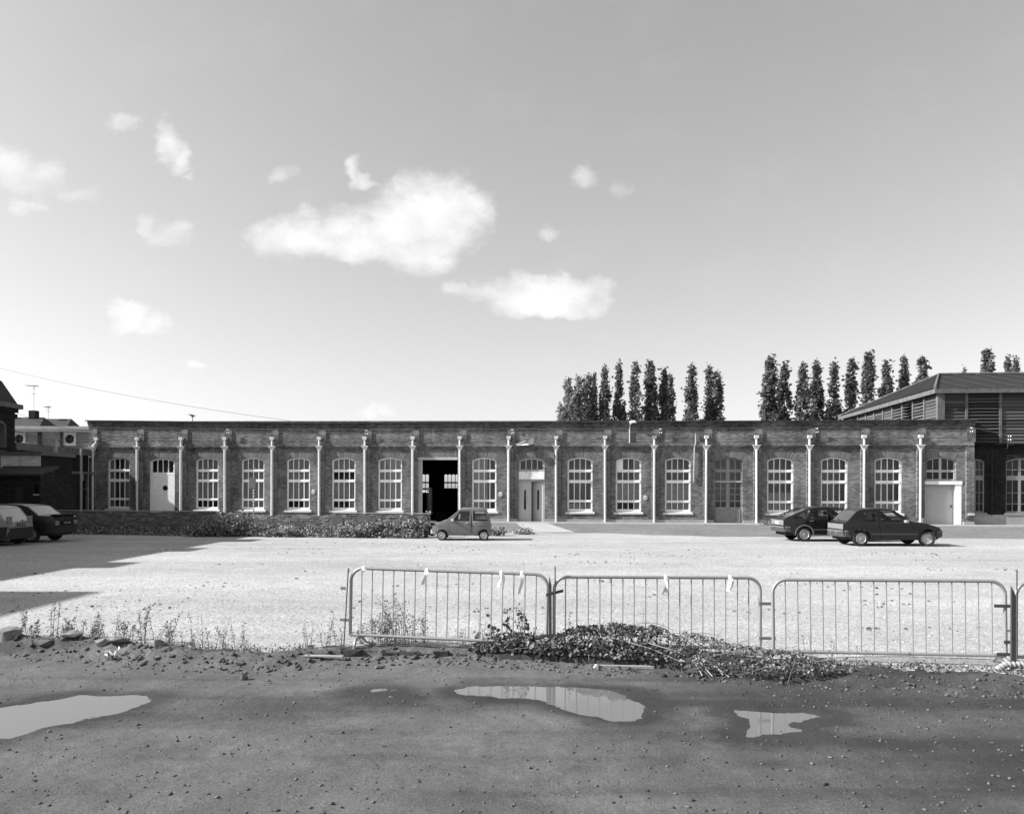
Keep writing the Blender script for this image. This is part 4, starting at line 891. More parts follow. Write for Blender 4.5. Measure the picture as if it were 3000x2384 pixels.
def wheel_meshes(r, w=.165, holes=12, cover=.66):
    ty = MB().lathe([(r*.60,-w/2+.02),(r*.72,-w/2),(r*.93,-w/2+.005),(r,-w/2+.03),(r,w/2-.03),(r*.93,w/2-.005),(r*.72,w/2),(r*.60,w/2-.02)], 28, 'y').mesh('wheel', True)
    rm = MB().lathe([(0,-w/2+.005),(r*.18,-w/2+.0),(r*.30,-w/2+.02),(r*.56,-w/2+.015),(r*.62,-w/2-.004),(r*cover,-w/2+.004),(r*cover,w/2-.05)], 24, 'y').mesh('rim', True)
    b = MB()
    for k in range(holes):
        a = 2*math.pi*k/holes; b.lathe([(0,0),(r*.055,0),(r*.055,.012),(0,.012)], 7, 'y', (r*.49*math.cos(a), -w/2+.006, r*.49*math.sin(a)))
    for k in range(4):
        a = 2*math.pi*k/4+.4; b.lathe([(0,0),(r*.04,0),(r*.04,.012),(0,.012)], 6, 'y', (r*.2*math.cos(a), -w/2-.006, r*.2*math.sin(a)))
    return ty, rm, (b.mesh('rim_vents') if holes else None)
def make_car(name, S):
    L_, W_, H_, belt = S['L'], S['W'], S['H'], S['belt']; root = empty(name)
    tum = S.get('tum', .13)
    def hw(x, z):
        zt = min(1, max(0, (z-belt)/(H_-belt))); zl = min(1, max(0, (.5-z)/.3)); e = abs(x-L_/2)/(L_/2)
        return W_-tum*zt-.05*zl*zl-.10*e**5-.02*max(0, (z-belt*.75))/H_
    P = S['path']; r = S['r']; ra = r+S.get('gap', .05)
    def arc(xc): # front to rear over the wheel
        return [(xc+ra*math.cos(a), r+.01+ra*math.sin(a)) for a in [math.asin(min(1, max(-1, (S['sill']-r-.01)/ra)))+(math.pi-2*math.asin(min(1, max(-1, (S['sill']-r-.01)/ra))))*i/14 for i in range(15)]]
    out_ = [(x, z) for x, z in P]+arc(S['xf'])+arc(S['xr'])
    doors = S.get('doors', []); fixed = S.get('fixed', [])
    bp = paint(name+'_paint', S['paint'], S.get('rough', .25))
    ox = -L_/2
    body = MB()
    for sg in (1, -1):
        body.plate(out_, [d[0] for d in doors]+fixed, 0, .03, .16, fn=lambda x, z, y: (x+ox, sg*(hw(x, z)-y), z))
    # skin over the top: rear, tailgate, roof, bonnet, front
    gl = S['glass']; NS = 10
    def strip(mb, x0, z0, x1, z1, inset=0, lift_=0, edge_only=False):
        def ring(x, z):
            h = hw(x, z)-.004; cr = .035*min(1, max(0, (z-.5)/.3)); pts = []
            ysn = [-h, -h+.075]+[(-h+.075)+(2*h-.15)*i/NS for i in range(1, NS)]+[h-.075, h]
            return [(x+ox, q, z+cr*(1-(q/h)**2)+lift_) for q in ysn]
        a, b_ = ring(x0, z0), ring(x1, z1); m = len(a); rng = range(m-1)
        if edge_only: rng = [0, m-2]
        if inset: rng = range(1, m-2)
        for k in rng: mb.add([a[k], a[k+1], b_[k+1], b_[k]], [(0,1,2,3)])
    glasses = []
    for (x0, z0), (x1, z1) in zip(P[:-1], P[1:]):
        nsub = max(1, int(math.hypot(x1-x0, z1-z0)/.15))
        isg = any(abs(x0-g[0][0])+abs(z0-g[0][1]) < 1e-6 and abs(x1-g[1][0])+abs(z1-g[1][1]) < 1e-6 for g in gl)
        gm = MB()
        for i in range(nsub):
            u, v_ = i/nsub, (i+1)/nsub; q = (x0+(x1-x0)*u, z0+(z1-z0)*u, x0+(x1-x0)*v_, z0+(z1-z0)*v_)
            if isg: strip(body, *q, edge_only=True); strip(gm, *q, inset=1, lift_=-.006)
            else: strip(body, *q)
        if isg: glasses.append(gm)
    me = body.mesh('body', False)
    bm = bmesh.new(); bm.from_mesh(me); bmesh.ops.remove_doubles(bm, verts=bm.verts, dist=.003); bmesh.ops.recalc_face_normals(bm, faces=bm.faces); bm.to_mesh(me); bm.free()
    me.polygons.foreach_set('use_smooth', [True]*len(me.polygons)); me.set_sharp_from_angle(angle=R(32))
    ob('body', me, bp, root)
    for g, nm in zip(glasses, ('rear_window', 'windscreen')): g.build(nm, M['car_glass'], root, True)
    for sg in (1, -1):
        f = lambda x, z, y: (x+ox, sg*(hw(x, z)-y), z)
        for d, win in doors:
            c = (sum(p[0] for p in d)/len(d), sum(p[1] for p in d)/len(d)); sh = [((x-c[0])*(1-.008/.5)+c[0], (z-c[1])*(1-.008/.5)+c[1]) for x, z in d]
            o = MB().plate(sh, [win], -.002, .03, .16, fn=f).build('door', bp, root, True)
            MB().plate(win, [], .014, .018, .2, fn=f).build('side_window', M['car_glass'], o)
            hx, hz = max(min(p[0] for p in d)+.16, .0), S.get('hz', belt-.1); MB().plate(rect(hx-.06, hx+.07, hz-.015, hz+.015), [], -.03, .0, fn=f).build('handle', M[S.get('handle', 'chrome')], o)
        for w in fixed: MB().plate(w, [], .014, .018, .2, fn=f).build('quarter_window', M['car_glass'], root)
        # seam of rubber round every window
        for w in fixed+[d[1] for d in doors]:
            c = (sum(p[0] for p in w)/len(w), sum(p[1] for p in w)/len(w)); inn = [((x-c[0])*.93+c[0], (z-c[1])*.90+c[1]) for x, z in w]
            MB().plate(w, [inn], .004, .012, 0, fn=f).build('window_seal', M['black'], root)
        if S.get('trim'):
            z0, z1 = S['trim']; pts = rect(S['xr']+ra+.03, S['xf']-ra-.03, z0, z1); MB().plate(pts, [], -.015, .0, .2, fn=f).build('side_moulding', M['trim'], root)
        mx_ = S.get('mirror')
        if mx_: b = MB(); y = sg*hw(mx_[0], mx_[1]); b.hexa([(mx_[0]+ox-.05, y, mx_[1]-.03),(mx_[0]+ox+.06, y, mx_[1]-.03),(mx_[0]+ox+.04, y+sg*.18, mx_[1]-.03),(mx_[0]+ox-.05, y+sg*.18, mx_[1]-.03),(mx_[0]+ox-.05, y, mx_[1]+.06),(mx_[0]+ox+.06, y, mx_[1]+.06),(mx_[0]+ox+.04, y+sg*.18, mx_[1]+.07),(mx_[0]+ox-.05, y+sg*.18, mx_[1]+.07)]); b.build('mirror', M[S.get('mirror_mat', 'alloy')], root)
        # flared arch lips
        for xc in (S['xf'], S['xr']):
            a = arc(xc); lw_ = S.get('lipw', 1.10); lip = a+[(xc+(x-xc)*lw_, r+.01+(z-r-.01)*lw_) for x, z in reversed(a)]; MB().plate(lip, [], -.012, .01, 0, fn=f).build('arch_lip', (M['black'] if S.get('lipw') else M['trim_light']) if S.get('lip') else bp, root)
    if S.get('clad'):
        for sg in (1, -1): zc = S['clad']; MB().plate([(.02,zc),(L_-.03,zc),(L_-.06,.37)]+arc(S['xf'])+arc(S['xr'])+[(.06,.37)], [], -.016, .0, .2, fn=lambda x, z, y: (x+ox, sg*(hw(x, z)-y), z)).build('lower_cladding', M['black'], root)
    # bumpers
    for k, (x0, sgn) in enumerate(((0, -1), (L_, 1))):
        z0, z1 = S['bump'][k]; b = MB(); d = .07; ww = hw(x0, (z0+z1)/2)
        prof = [(x0+ox-sgn*.40, ww+.055), (x0+ox-sgn*.08, ww+.03), (x0+ox+sgn*d, ww*.80), (x0+ox+sgn*(d+.03), 0)]
        prof = [(x, y) for x, y in prof]+[(x, -y) for x, y in reversed(prof[:-1])]; m = len(prof)
        inn = [(x-sgn*.08 if 0 < i < m-1 else x, y*.9) for i, (x, y) in enumerate(prof)]
        v = [(x, y, z0) for x, y in prof]+[(x, y, z1) for x, y in prof]+[(x, y, z0) for x, y in inn]+[(x, y, z1) for x, y in inn]
        f_ = []
        for i in range(m-1): f_ += [(i,i+1,m+i+1,m+i), (2*m+i+1,2*m+i,3*m+i,3*m+i+1), (m+i,m+i+1,3*m+i+1,3*m+i), (i+1,i,2*m+i,2*m+i+1)]
        f_ += [(0,m,3*m,2*m), (m-1,3*m-1,4*m-1,2*m-1)]
        b.add(v, f_); o = b.build('bumper', M[S.get('bump_mat', 'trim')], root)
        if S.get('bump_strip'): ring = [(x+sgn*.004*(0 < i < m-1), y*1.004) for i, (x, y) in enumerate(prof)]; zz = z1-.05; b = MB(); b.add([(x, y, zz) for x, y in ring]+[(x, y, zz+.03) for x, y in ring], [(i,i+1,m+i+1,m+i) for i in range(m-1)]); b.build('bumper_strip', M['trim_light'], o)
    # lamps, plates
    zl = S['lamps']
    for sg in (1, -1):
        y0, y1 = sg*(W_-.34), sg*(W_-.115); b = MB(); b.box(ox-.012+zl[2], ox+.06+zl[2], min(y0,y1), max(y0,y1), zl[0], zl[1]); b.build('tail_lamp', M['lamp'], root)
        b = MB(); b.box(-ox-.09-zl[3], -ox-.005-zl[3], min(y0,y1), max(y0,y1), S['head'][0], S['head'][1]); b.build('headlamp', M['lamp'], root)
    if S.get('panel'): b = MB(); b.box(ox-.010+zl[2], ox+.03+zl[2], -(W_-.35), W_-.35, zl[0], zl[1]); b.build('tail_panel', M['trim_light'], root)
    pz, px2 = S['plate']; b = MB(); b.box(ox+px2-.012, ox+px2, -.25, .25, pz, pz+.11); o = b.build('number_plate', M[S.get('plate_mat', 'plate')], root)
    b = MB(); y = -.21
    for i in range(8):
        if i not in (3, 6): b.box(ox+px2-.015, ox+px2-.011, y, y+.032, pz+.025, pz+.085)
        y += .052
    b.build('plate_lettering', M[S.get('ink', 'sign_black')], o)
    # underside, cabin floor, seats
    b = MB(); b.box(ox+.12, -ox-.2, -W_+.24, W_-.24, S['sill']-.02, belt-.32); b.build('underbody', M['black'], root)
    b = MB(); b.box(ox+.55, -ox-.9, -W_+.06, W_-.06, belt-.36, belt-.32); b.build('cabin_floor', M['black'], root)
    for xs_ in S['seats']:
        for y in (-W_*.45, W_*.45):
            b = MB(); b.hexa([(ox+xs_,y-.22,belt-.32),(ox+xs_+.16,y-.22,belt-.32),(ox+xs_+.16,y+.22,belt-.32),(ox+xs_,y+.22,belt-.32),(ox+xs_-.14,y-.19,belt+.10),(ox+xs_-.03,y-.19,belt+.10),(ox+xs_-.03,y+.19,belt+.10),(ox+xs_-.14,y+.19,belt+.10)]); o = b.build('seat', M['seat'], root)
            b = MB(); b.hexa([(ox+xs_-.15,y-.12,belt+.13),(ox+xs_-.06,y-.12,belt+.13),(ox+xs_-.06,y+.12,belt+.13),(ox+xs_-.15,y+.12,belt+.13),(ox+xs_-.18,y-.11,belt+.30),(ox+xs_-.10,y-.11,belt+.30),(ox+xs_-.10,y+.11,belt+.30),(ox+xs_-.18,y+.11,belt+.30)]); b.build('headrest', M['seat'], o)
    g = gl[1]; b = MB(); b.box(ox+g[1][0]-.45, ox+g[1][0]-.05, -W_+.12, W_-.12, belt-.2, belt-.03); b.build('dashboard', M['seat'], root)
    b = MB(); b.tube([(ox+g[1][0]-.55+.0*math.cos(a), .35*1+.18*math.cos(a), belt-.02+.18*math.sin(a)) for a in [i*.4 for i in range(17)]], .015, 5); b.build('steering_wheel', M['black'], root)
    ty, rm, vt = wheel_meshes(r, .165, S.get('holes', 12), S.get('cover', .66))
    for xc in (S['xr'], S['xf']):
        for sg in (-1, 1):
            w = ob('wheel', ty, M['black'], root, (xc+ox, sg*(W_-.105), r)); st = S.get('steer', 0) if xc == S['xf'] else 0
            w.rotation_euler = (0, 0, (R(180) if sg > 0 else 0)+R(st)); ob('rim', rm, M['alloy'], w)
            if vt: tag(ob('rim_vents', vt, M['sign_black'], w), kind='stuff')
    for fn_ in S.get('extra', []): fn_(root, ox, W_, bp)
    return root
def place(root, x, y, rz, label):
    root.location = (x, y, 0); root.rotation_euler = (0, 0, rz); tag(root, label, 'car')

# small grey two-seater
S = dict(L=2.32, W=.66, H=1.27, belt=.76, r=.195, xr=.27, xf=1.93, sill=.21, tum=.10, gap=.045, paint=.145, rough=.4,
    path=[(.01,.26),(.0,.60),(.04,.76),(.19,1.20),(.27,1.245),(.70,1.262),(1.14,1.245),(1.25,1.20),(1.75,.80),(2.12,.655),(2.26,.57),(2.32,.45),(2.31,.26)],
    glass=[((.04,.76),(.19,1.20)), ((1.25,1.20),(1.75,.80))],
    doors=[([(.77,.24),(1.55,.24),(1.62,.40),(1.64,.76),(1.235,1.215),(.77,1.215)], [(.845,.775),(1.50,.775),(1.215,1.165),(.81,1.165)])],
    fixed=[[(.115,.775),(.70,.775),(.70,1.165),(.235,1.165)]], bump=((.24,.36),(.26,.40)), bump_mat='dull_paint', lamps=(.44,.60,.0,.0), head=(.47,.58), plate=(.30,-.03), seats=[.95], hz=.70, holes=0, cover=.74,
    mirror=(1.50,.80), mirror_mat='pipe_paint')
def crease(root, ox, W_, bp):
    for sg in (1, -1): b = MB(); b.box(ox+.04, ox+2.2, sg*(W_-.012)-.004, sg*(W_-.012)+.004, .572, .58); b.build('seam_line', M['black'], root)
    b = MB(); b.box(ox+.72, ox+.86, -.28, .05, 1.26, 1.29); b.build('roof_hatch', M['trim_light'], root)
S['extra'] = [crease]
place(make_car('microcar', S), -2.0, 30.95, R(180), 'small grey boxy two-seater car parked by the great doorway')
# dark three-door hatchback
S = dict(L=3.62, W=.78, H=1.37, belt=.86, r=.283, xr=.62, xf=3.04, sill=.24, paint=.008, rough=.22,
    path=[(.04,.36),(.0,.62),(.02,.82),(.16,.90),(.53,1.27),(.68,1.335),(1.2,1.36),(1.72,1.345),(1.86,1.31),(2.46,.90),(3.0,.83),(3.42,.71),(3.58,.58),(3.60,.36)],
    glass=[((.16,.90),(.53,1.27)), ((1.86,1.31),(2.46,.90))],
    doors=[([(1.34,.28),(2.42,.28),(2.52,.45),(2.53,.82),(2.38,.90),(1.80,1.29),(1.30,1.29),(1.27,.9)], [(1.36,.875),(2.27,.875),(1.78,1.245),(1.36,1.25)])],
    fixed=[[(.82,.88),(1.20,.88),(1.22,1.22),(.90,1.25),(.76,1.22),(.76,.95)]], bump=((.34,.58),(.34,.56)), bump_strip=True, lamps=(.61,.80,.01,.06), head=(.58,.72), panel=True, plate=(.42,-.075), seats=[1.0, 1.75], steer=-24, mirror=(2.22,.90), trim=(.42,.48), hz=.80, handle='black')
def vents(root, ox, W_, bp):
    for sg in (1, -1):
        for z in (.88, .95): b = MB(); b.box(ox+.40, ox+.62, sg*(W_-.075)-.02, sg*(W_-.075)+.02, z-.012, z+.012); b.build('air_vent', M['trim'], root)
    b = MB(); b.tube([(ox+.10,.0,.95),(ox+.22,.36,1.02)], .008, 4); b.build('wiper', M['black'], root)
S['extra'] = [vents]
place(make_car('hatchback_car', S), 13.85, 28.6, 0, 'dark three-door hatchback with turned front wheels parked on the gravel')
# dark five-door fastback
S = dict(L=4.15, W=.80, H=1.37, belt=.88, r=.285, xr=.80, xf=3.20, sill=.25, paint=.010, rough=.22,
    path=[(.05,.40),(.0,.60),(.0,.84),(.10,.93),(.92,1.28),(1.15,1.335),(1.7,1.36),(2.2,1.345),(2.36,1.31),(2.98,.92),(3.5,.86),(3.98,.74),(4.12,.60),(4.13,.40)],
    glass=[((.10,.93),(.92,1.28)), ((2.36,1.31),(2.98,.92))],
    doors=[([(1.12,.30),(1.78,.30),(1.78,1.295),(1.14,1.295),(.92,.90),(1.0,.6)], [(1.02,.90),(1.72,.90),(1.72,1.25),(1.19,1.25)]), ([(1.83,.30),(2.72,.30),(2.84,.45),(2.90,.88),(2.30,1.295),(1.83,1.295)], [(1.89,.90),(2.76,.90),(2.28,1.25),(1.89,1.25)])],
    fixed=[[(.30,.90),(.88,.90),(1.06,1.24),(.98,1.245),(.86,1.21)]], bump=((.38,.60),(.36,.58)), bump_mat='trim', bump_strip=True, lip=True, lamps=(.64,.84,.0,.05), head=(.60,.74), panel=True, plate=(.66,-.012), seats=[1.35, 2.2], mirror=(2.72,.93), trim=(.44,.50), hz=.82)
place(make_car('fastback_car', S), 12.85, 31.15, 0, 'dark five-door fastback parked close behind the three-door hatchback')
# pale hatchback with dark lower bodywork
S = dict(L=3.60, W=.79, H=1.40, belt=.88, r=.28, xr=.56, xf=2.97, sill=.24, paint=.20, rough=.3,
    path=[(.05,.36),(.0,.55),(.0,.68),(.10,.80),(.44,1.28),(.60,1.355),(1.2,1.39),(1.9,1.37),(2.04,1.33),(2.62,.94),(3.1,.86),(3.46,.74),(3.57,.60),(3.58,.36)],
    glass=[((.10,.80),(.44,1.28)), ((2.04,1.33),(2.62,.94))],
    doors=[([(1.30,.30),(2.50,.30),(2.60,.45),(2.62,.84),(2.48,.92),(1.94,1.32),(1.30,1.32)], [(1.36,.90),(2.42,.90),(1.92,1.27),(1.36,1.27)])],
    fixed=[[(.62,.92),(1.20,.92),(1.20,1.28),(.80,1.29)]], bump=((.24,.62),(.24,.60)), bump_mat='black', lamps=(.64,1.02,.03,.06), head=(.62,.76), plate=(.69,-.01), plate_mat='sign_black', ink='sign_grey', seats=[1.0, 1.75], mirror=(2.38,.92), clad=.665)
place(make_car('hatchback_car', S), -19.15, 27.15, R(180), 'pale hatchback with dark lower body parked in the building shadow')
# dark notchback saloon
S = dict(L=4.45, W=.82, H=1.41, belt=.92, r=.295, xr=.86, xf=3.50, sill=.26, paint=.014, rough=.25,
    path=[(.05,.42),(.0,.62),(.02,.90),(.10,.965),(.62,1.0),(1.04,1.32),(1.24,1.375),(1.9,1.40),(2.5,1.385),(2.66,1.35),(3.28,.97),(3.9,.88),(4.28,.76),(4.42,.62),(4.43,.42)],
    glass=[((.62,1.0),(1.04,1.32)), ((2.66,1.35),(3.28,.97))],
    doors=[([(1.22,.32),(1.98,.32),(1.98,1.335),(1.34,1.335),(1.08,.98),(1.12,.62)], [(1.20,.95),(1.92,.95),(1.92,1.29),(1.38,1.29)]), ([(2.03,.32),(3.0,.32),(3.12,.48),(3.16,.92),(2.58,1.335),(2.03,1.335)], [(2.09,.95),(3.04,.95),(2.56,1.29),(2.09,1.29)])],
    fixed=[], bump=((.34,.62),(.36,.60)), bump_mat='black', lamps=(.64,.80,.0,.05), head=(.64,.78), plate=(.66,-.012), plate_mat='sign_black', ink='sign_grey', seats=[1.5, 2.45], mirror=(3.0,.98), trim=(.40,.62), handle='chrome')
def spoiler(root, ox, W_, bp):
    b = MB(); b.hexa([(ox+.0,-W_+.14,.985),(ox+.26,-W_+.14,1.0),(ox+.26,W_-.14,1.0),(ox+.0,W_-.14,.985),(ox-.03,-W_+.12,1.045),(ox+.1,-W_+.12,1.04),(ox+.1,W_-.12,1.04),(ox-.03,W_-.12,1.045)]); b.build('spoiler', M['black'], root)
S['extra'] = [spoiler]
place(make_car('saloon_car', S), -19.1, 29.1, R(180), 'dark four-door saloon with a boot spoiler parked in the building shadow')
# moped half hidden by the weeds
mo = empty('moped', (-4.0, 33.2, 0), R(10)); tag(mo, 'white moped half hidden by weeds at the wall end beside the doorway', 'moped')
for x in (-.55, .55):
    w = MB().lathe([(.20,-.035),(.26,-.04),(.29,0),(.26,.04),(.20,.035)], 22, 'y', (x, 0, .29)).build('wheel', M['black'], mo, True); b = MB()
    for k in range(6): a = k*math.pi/6; b.tube([(x+.24*math.cos(a),0,.29+.24*math.sin(a)),(x-.24*math.cos(a),0,.29-.24*math.sin(a))], .006, 4)
    b.build('spokes', M['steel'], w)
    MB().tube([(x+.34*math.cos(a), 0, .29+.34*math.sin(a)) for a in [R(10+16*i) for i in range(10)]], .035, 6).build('mudguard', M['grey_paint'], mo, True)
b = MB(); b.tube([(-.55,0,.29),(-.1,0,.35),(.25,0,.6),(.40,0,.95)], .035, 8); b.tube([(.55,0,.29),(.38,0,1.0)], .028, 8); b.tube([(-.45,0,.75),(-.2,0,.4)], .025, 6); b.build('frame', M['dull_paint'], mo, True)
b = MB(); b.box(-.65, -.15, -.11, .11, .74, .82); b.build('saddle', M['black'], mo); b = MB(); b.tube([(.30,-.32,1.06),(.38,-.15,1.04),(.38,.15,1.04),(.30,.32,1.06)], .016, 6); b.build('handlebar', M['steel'], mo)
b = MB(); b.lathe([(0,0),(.06,.01),(.085,.08),(.0,.1)], 14, 'x', (.40, 0, 1.0)); b.build('headlamp', M['chrome'], mo); b = MB(); b.box(-.18, .15, -.1, .1, .25, .5); b.build('engine', M['iron'], mo)
# ------------------------------------------------------------------ crowd barriers
def round_frame(Lb, z0=.15, z1=1.0, r=.16):
    p = [(0,0,z0)]+[(0,0,z1-r)]+[(r-r*math.cos(a), 0, z1-r+r*math.sin(a)) for a in [R(11.25*i) for i in range(1, 9)]]
    p += [(Lb-r+r*math.sin(a), 0, z1-r+r*math.cos(a)) for a in [R(11.25*i) for i in range(0, 9)]]+[(Lb,0,z0)]; return p
def barrier(x0, y0, x1, y1, label, dz0=0, dz1=0, feet=(.28, .28), plates=()):
    Lb = math.hypot(x1-x0, y1-y0); o = empty('crowd_barrier', (x0, y0, dz0), math.atan2(y1-y0, x1-x0)); o.rotation_euler[1] = -math.atan2(dz1-dz0, Lb); tag(o, label, 'barrier', None)
    b = MB(); b.tube(round_frame(Lb), .0205, 12); b.tube([(0,0,.15),(Lb,0,.15)], .0205, 12); b.build('frame', M['steel'], o, True)
    bar = MB().tube([(0,0,.15),(0,0,1.0)], .0075, 6, False).mesh('bar', True); nb_ = int(Lb/.139)
    for k in range(1, nb_):
        q = ob('bar', bar, M['steel'], o, (Lb*k/nb_, 0, 0)); q.rotation_euler = (0, R(random.uniform(-.15,.15)), 0)
    for k, fx in enumerate((feet[0], Lb-feet[1])):
        b = MB(); b.tube([(fx,-.15,-.07),(fx,-.13,.03),(fx,-.08,.10),(fx,0,.13),(fx,.14,.11),(fx,.26,.04),(fx,.32,-.0)], .019, 10); b.tube([(fx,0,.12),(fx,0,.18)], .02, 8); b.build('foot', M['steel'], o, True)
    for (a, zc, ln, ti, th) in plates: b = MB(); b.hexa([(a,-.032,zc-.018),(a+ln,-.032,zc-.018+ti),(a+ln,-.024,zc-.018+ti),(a,-.024,zc-.018),(a,-.032,zc+.018),(a+ln,-.032,zc+.018+ti),(a+ln,-.024,zc+.018+ti),(a,-.024,zc+.018)]); b.build('coupling_plate', M['trim_light'] if th else M['trim'], o)
    return o, Lb
b1, l1 = barrier(-2.06, 9.80, .43, 9.47, 'steel crowd barrier with three tape ribbons, its end buried in dark-leaved weeds', .0, -.04, (.10,.4), ((-.13,.74,.07,.0,1),(-.13,.34,.14,0,1)))
b2, l2 = barrier(.52, 9.40, 3.03, 9.36, 'steel crowd barrier with two white ribbons standing in the heap of ivy', -.06, -.06, (.3,.3), ((-.10,.78,.21,.055,0),(-.14,.28,.15,.01,0),(2.49,.69,.16,.0,1),(2.49,.27,.20,0,1)))
b3, l3 = barrier(3.12, 9.14, 5.64, 8.76, 'steel crowd barrier without ribbons between the ivy heap and the corrugated hose', -.055, -.02, (.28,.02), ((2.42,.72,.22,0,0),(2.52,.31,.14,0,0),(2.44,.17,.20,0,0)))
b4, l4 = barrier(5.74, 8.74, 8.2, 8.95, 'steel crowd barrier joined beyond the dark wooden stake and the hose', -.03, -.03, (.28,.28))
# stakes
def stake(x, y, w, top, label):
    o = MB().hexa([(-w,-.012,-.1),(w,-.012,-.1),(w,.012,-.1),(-w,.012,-.1),(-w,-.012,top),(w*.6,-.012,top-.12),(w*.6,.012,top-.12),(-w,.012,top)]).build('wooden_stake', M['iron'], None, loc=(x, y, 0)); tag(o, label, 'stake')
stake(.475, 9.38, .020, .96, 'dark pointed stake between the two ribboned barriers')
stake(5.69, 8.70, .034, .93, 'dark pointed wooden stake strapped between barriers above the corrugated hose')
def rod(x, y, top, lean, label): o = MB().tube([(0,0,-.1),(lean,0,top)], .008, 6).build('iron_rod', M['iron'], None, loc=(x, y, 0)); tag(o, label, 'rod')
rod(-2.14, 9.78, 1.0, .06, 'thin iron rod leaning against the end of the three-ribbon barrier')
rod(.52, 9.36, 1.07, .01, 'thin iron rod driven in between the two ribboned barriers')
rod(5.71, 8.68, 1.12, .0, 'thin iron rod rising above the dark wooden stake by the hose')
# ribbons
def ribbon(bar_o, fx, ln, sp, label, n=2):
    p = bar_o.matrix_basis @ Vector((fx, 0, 1.0)); o = empty('tape_ribbon', p, random.uniform(-.3,.3)); tag(o, label, 'ribbon')
    b = MB(); b.lathe([(.022,-.02),(.030,-.01),(.030,.012),(.022,.022)], 8, 'x'); b.build('knot', M['tape'], o)
    for k in range(n):
        v = []; s = (-1 if k else 1)*sp; m = 8; tw = random.uniform(.5, 1.4)
        for i in range(m+1):
            u = i/m; w = .028*(1-.25*math.sin(u*3)); a = tw*u*1.6+k; cx = s*u*ln+.012*math.sin(u*5+k); cy = -.028-.015*math.sin(u*4); cz = -.01-u*ln*(1-.12*k)
            v += [(cx-w*math.cos(a), cy-w*math.sin(a), cz), (cx+w*math.cos(a), cy+w*math.sin(a), cz+.006)]
        MB().add(v, [(2*i,2*i+1,2*i+3,2*i+2) for i in range(m)]).build('tail', M['tape'], o, True)
ribbon(b1, .16, .05, .2, 'tiny scrap of white tape knotted at the rounded barrier corner', 1)
ribbon(b1, .985, .17, -.22, 'short crumpled white tape ribbon on the three-ribbon barrier', 1)
ribbon(b1, 1.93, .19, .18, 'forked white tape ribbon hanging near the barrier bars with weeds behind', 2)
ribbon(b1, 2.19, .24, -.10, 'long drooping tape ribbon beside the dark pointed stake', 1)
ribbon(b2, 1.36, .20, -.10, 'split white ribbon hanging over the top of the ivy heap', 2)
ribbon(b2, 2.14, .18, .12, 'bunched white ribbon near the corner of the ivy-heap barrier', 3)
# corrugated hose lying under the last barriers
b = MB(); path = [(5.36,8.50,-.03),(5.41,8.54,.03),(5.52,8.58,.07),(5.72,8.58,.07),(6.0,8.58,.06),(6.5,8.6,.04),(7.2,8.6,.03)]
V3 = [Vector(p) for p in path]; fine_ = []
for p, q in zip(V3[:-1], V3[1:]):
    m = max(2, int((q-p).length/.012))
    for i in range(m): fine_.append(p.lerp(q, i/m))
n = 10; prev = None
for i, p in enumerate(fine_):
    t_ = (fine_[min(i+1, len(fine_)-1)]-fine_[max(i-1, 0)]).normalized(); a = t_.cross(Vector((0,0,1))).normalized(); c = t_.cross(a); rr = .030+.008*math.cos(i*1.57)
    for k in range(n): an_ = 6.2832*k/n; b.v.append(tuple(p+a*math.cos(an_)*rr+c*math.sin(an_)*rr))
for i in range(len(fine_)-1):
    for k in range(n): b.f.append((i*n+k, i*n+(k+1)%n, (i+1)*n+(k+1)%n, (i+1)*n+k))
o = b.build('corrugated_hose', mat('hose_plastic', .24, .6, .1, 6), None, True); tag(o, 'pale corrugated hose lying on the ground under the joined barriers', 'hose')

# ------------------------------------------------------------------ kerb, planks, rubble
kb = empty('brick_kerb', (0, 0, 0)); tag(kb, 'row of worn, shade-darkened kerb bricks and earth ledge below the ivy heap', 'kerb')
km = mat('shaded_kerb_brick', .045, .95, .5, 12, .7, 60); x = -2.1  # dark tone holds damp and the painted shade under the ledge
while x < 1.85:
    L_ = random.uniform(.19, .25); y0 = float(edge(np.array([x]))[0])-.30; y1 = float(edge(np.array([x+L_]))[0])-.30; zt = random.uniform(-.015, .015) if x > -.3 else random.uniform(-.045, .0); j = lambda a_: random.uniform(-a_, a_)
    if x > -.3 or random.random() < .8: MB().hexa([(x+j(.01),y0+j(.02)-.02,-.12),(x+L_-.012+j(.01),y1+j(.02)-.02,-.12),(x+L_-.012,y1+.12,-.12),(x,y0+.12,-.12),(x+j(.01),y0+j(.015),zt),(x+L_-.012,y1+j(.015),zt+j(.008)),(x+L_-.012,y1+.12,zt),(x,y0+.12,zt)]).build('brick', km, kb)
    x += L_
def slab(x0, y0, x1, y1, z, label, g='coping', h=.03, w=.06):
    d = Vector((x1-x0, y1-y0, 0)); n_ = Vector((-d.y, d.x, 0)).normalized()*w; p, q = Vector((x0,y0,z)), Vector((x1,y1,z)); up_ = Vector((0,0,h))
    o = MB().hexa([p, q, q+n_, p+n_, p+up_, q+up_, q+n_+up_, p+n_+up_]).build('edging_strip', M[g]); tag(o, label, 'edging')
slab(1.03, 8.97, 1.66, 8.92, -.075, 'longer pale edging strip lying at the foot of the kerb bricks')
slab(1.83, 8.93, 2.10, 8.90, -.07, 'shorter pale edging strip lying by the cut stems of the ivy', 'coping', .035)
slab(-2.60, 9.34, -2.05, 9.30, -.035, 'pale plank lying flat on the dirt beyond the kerb', 'concrete', .014, .07)
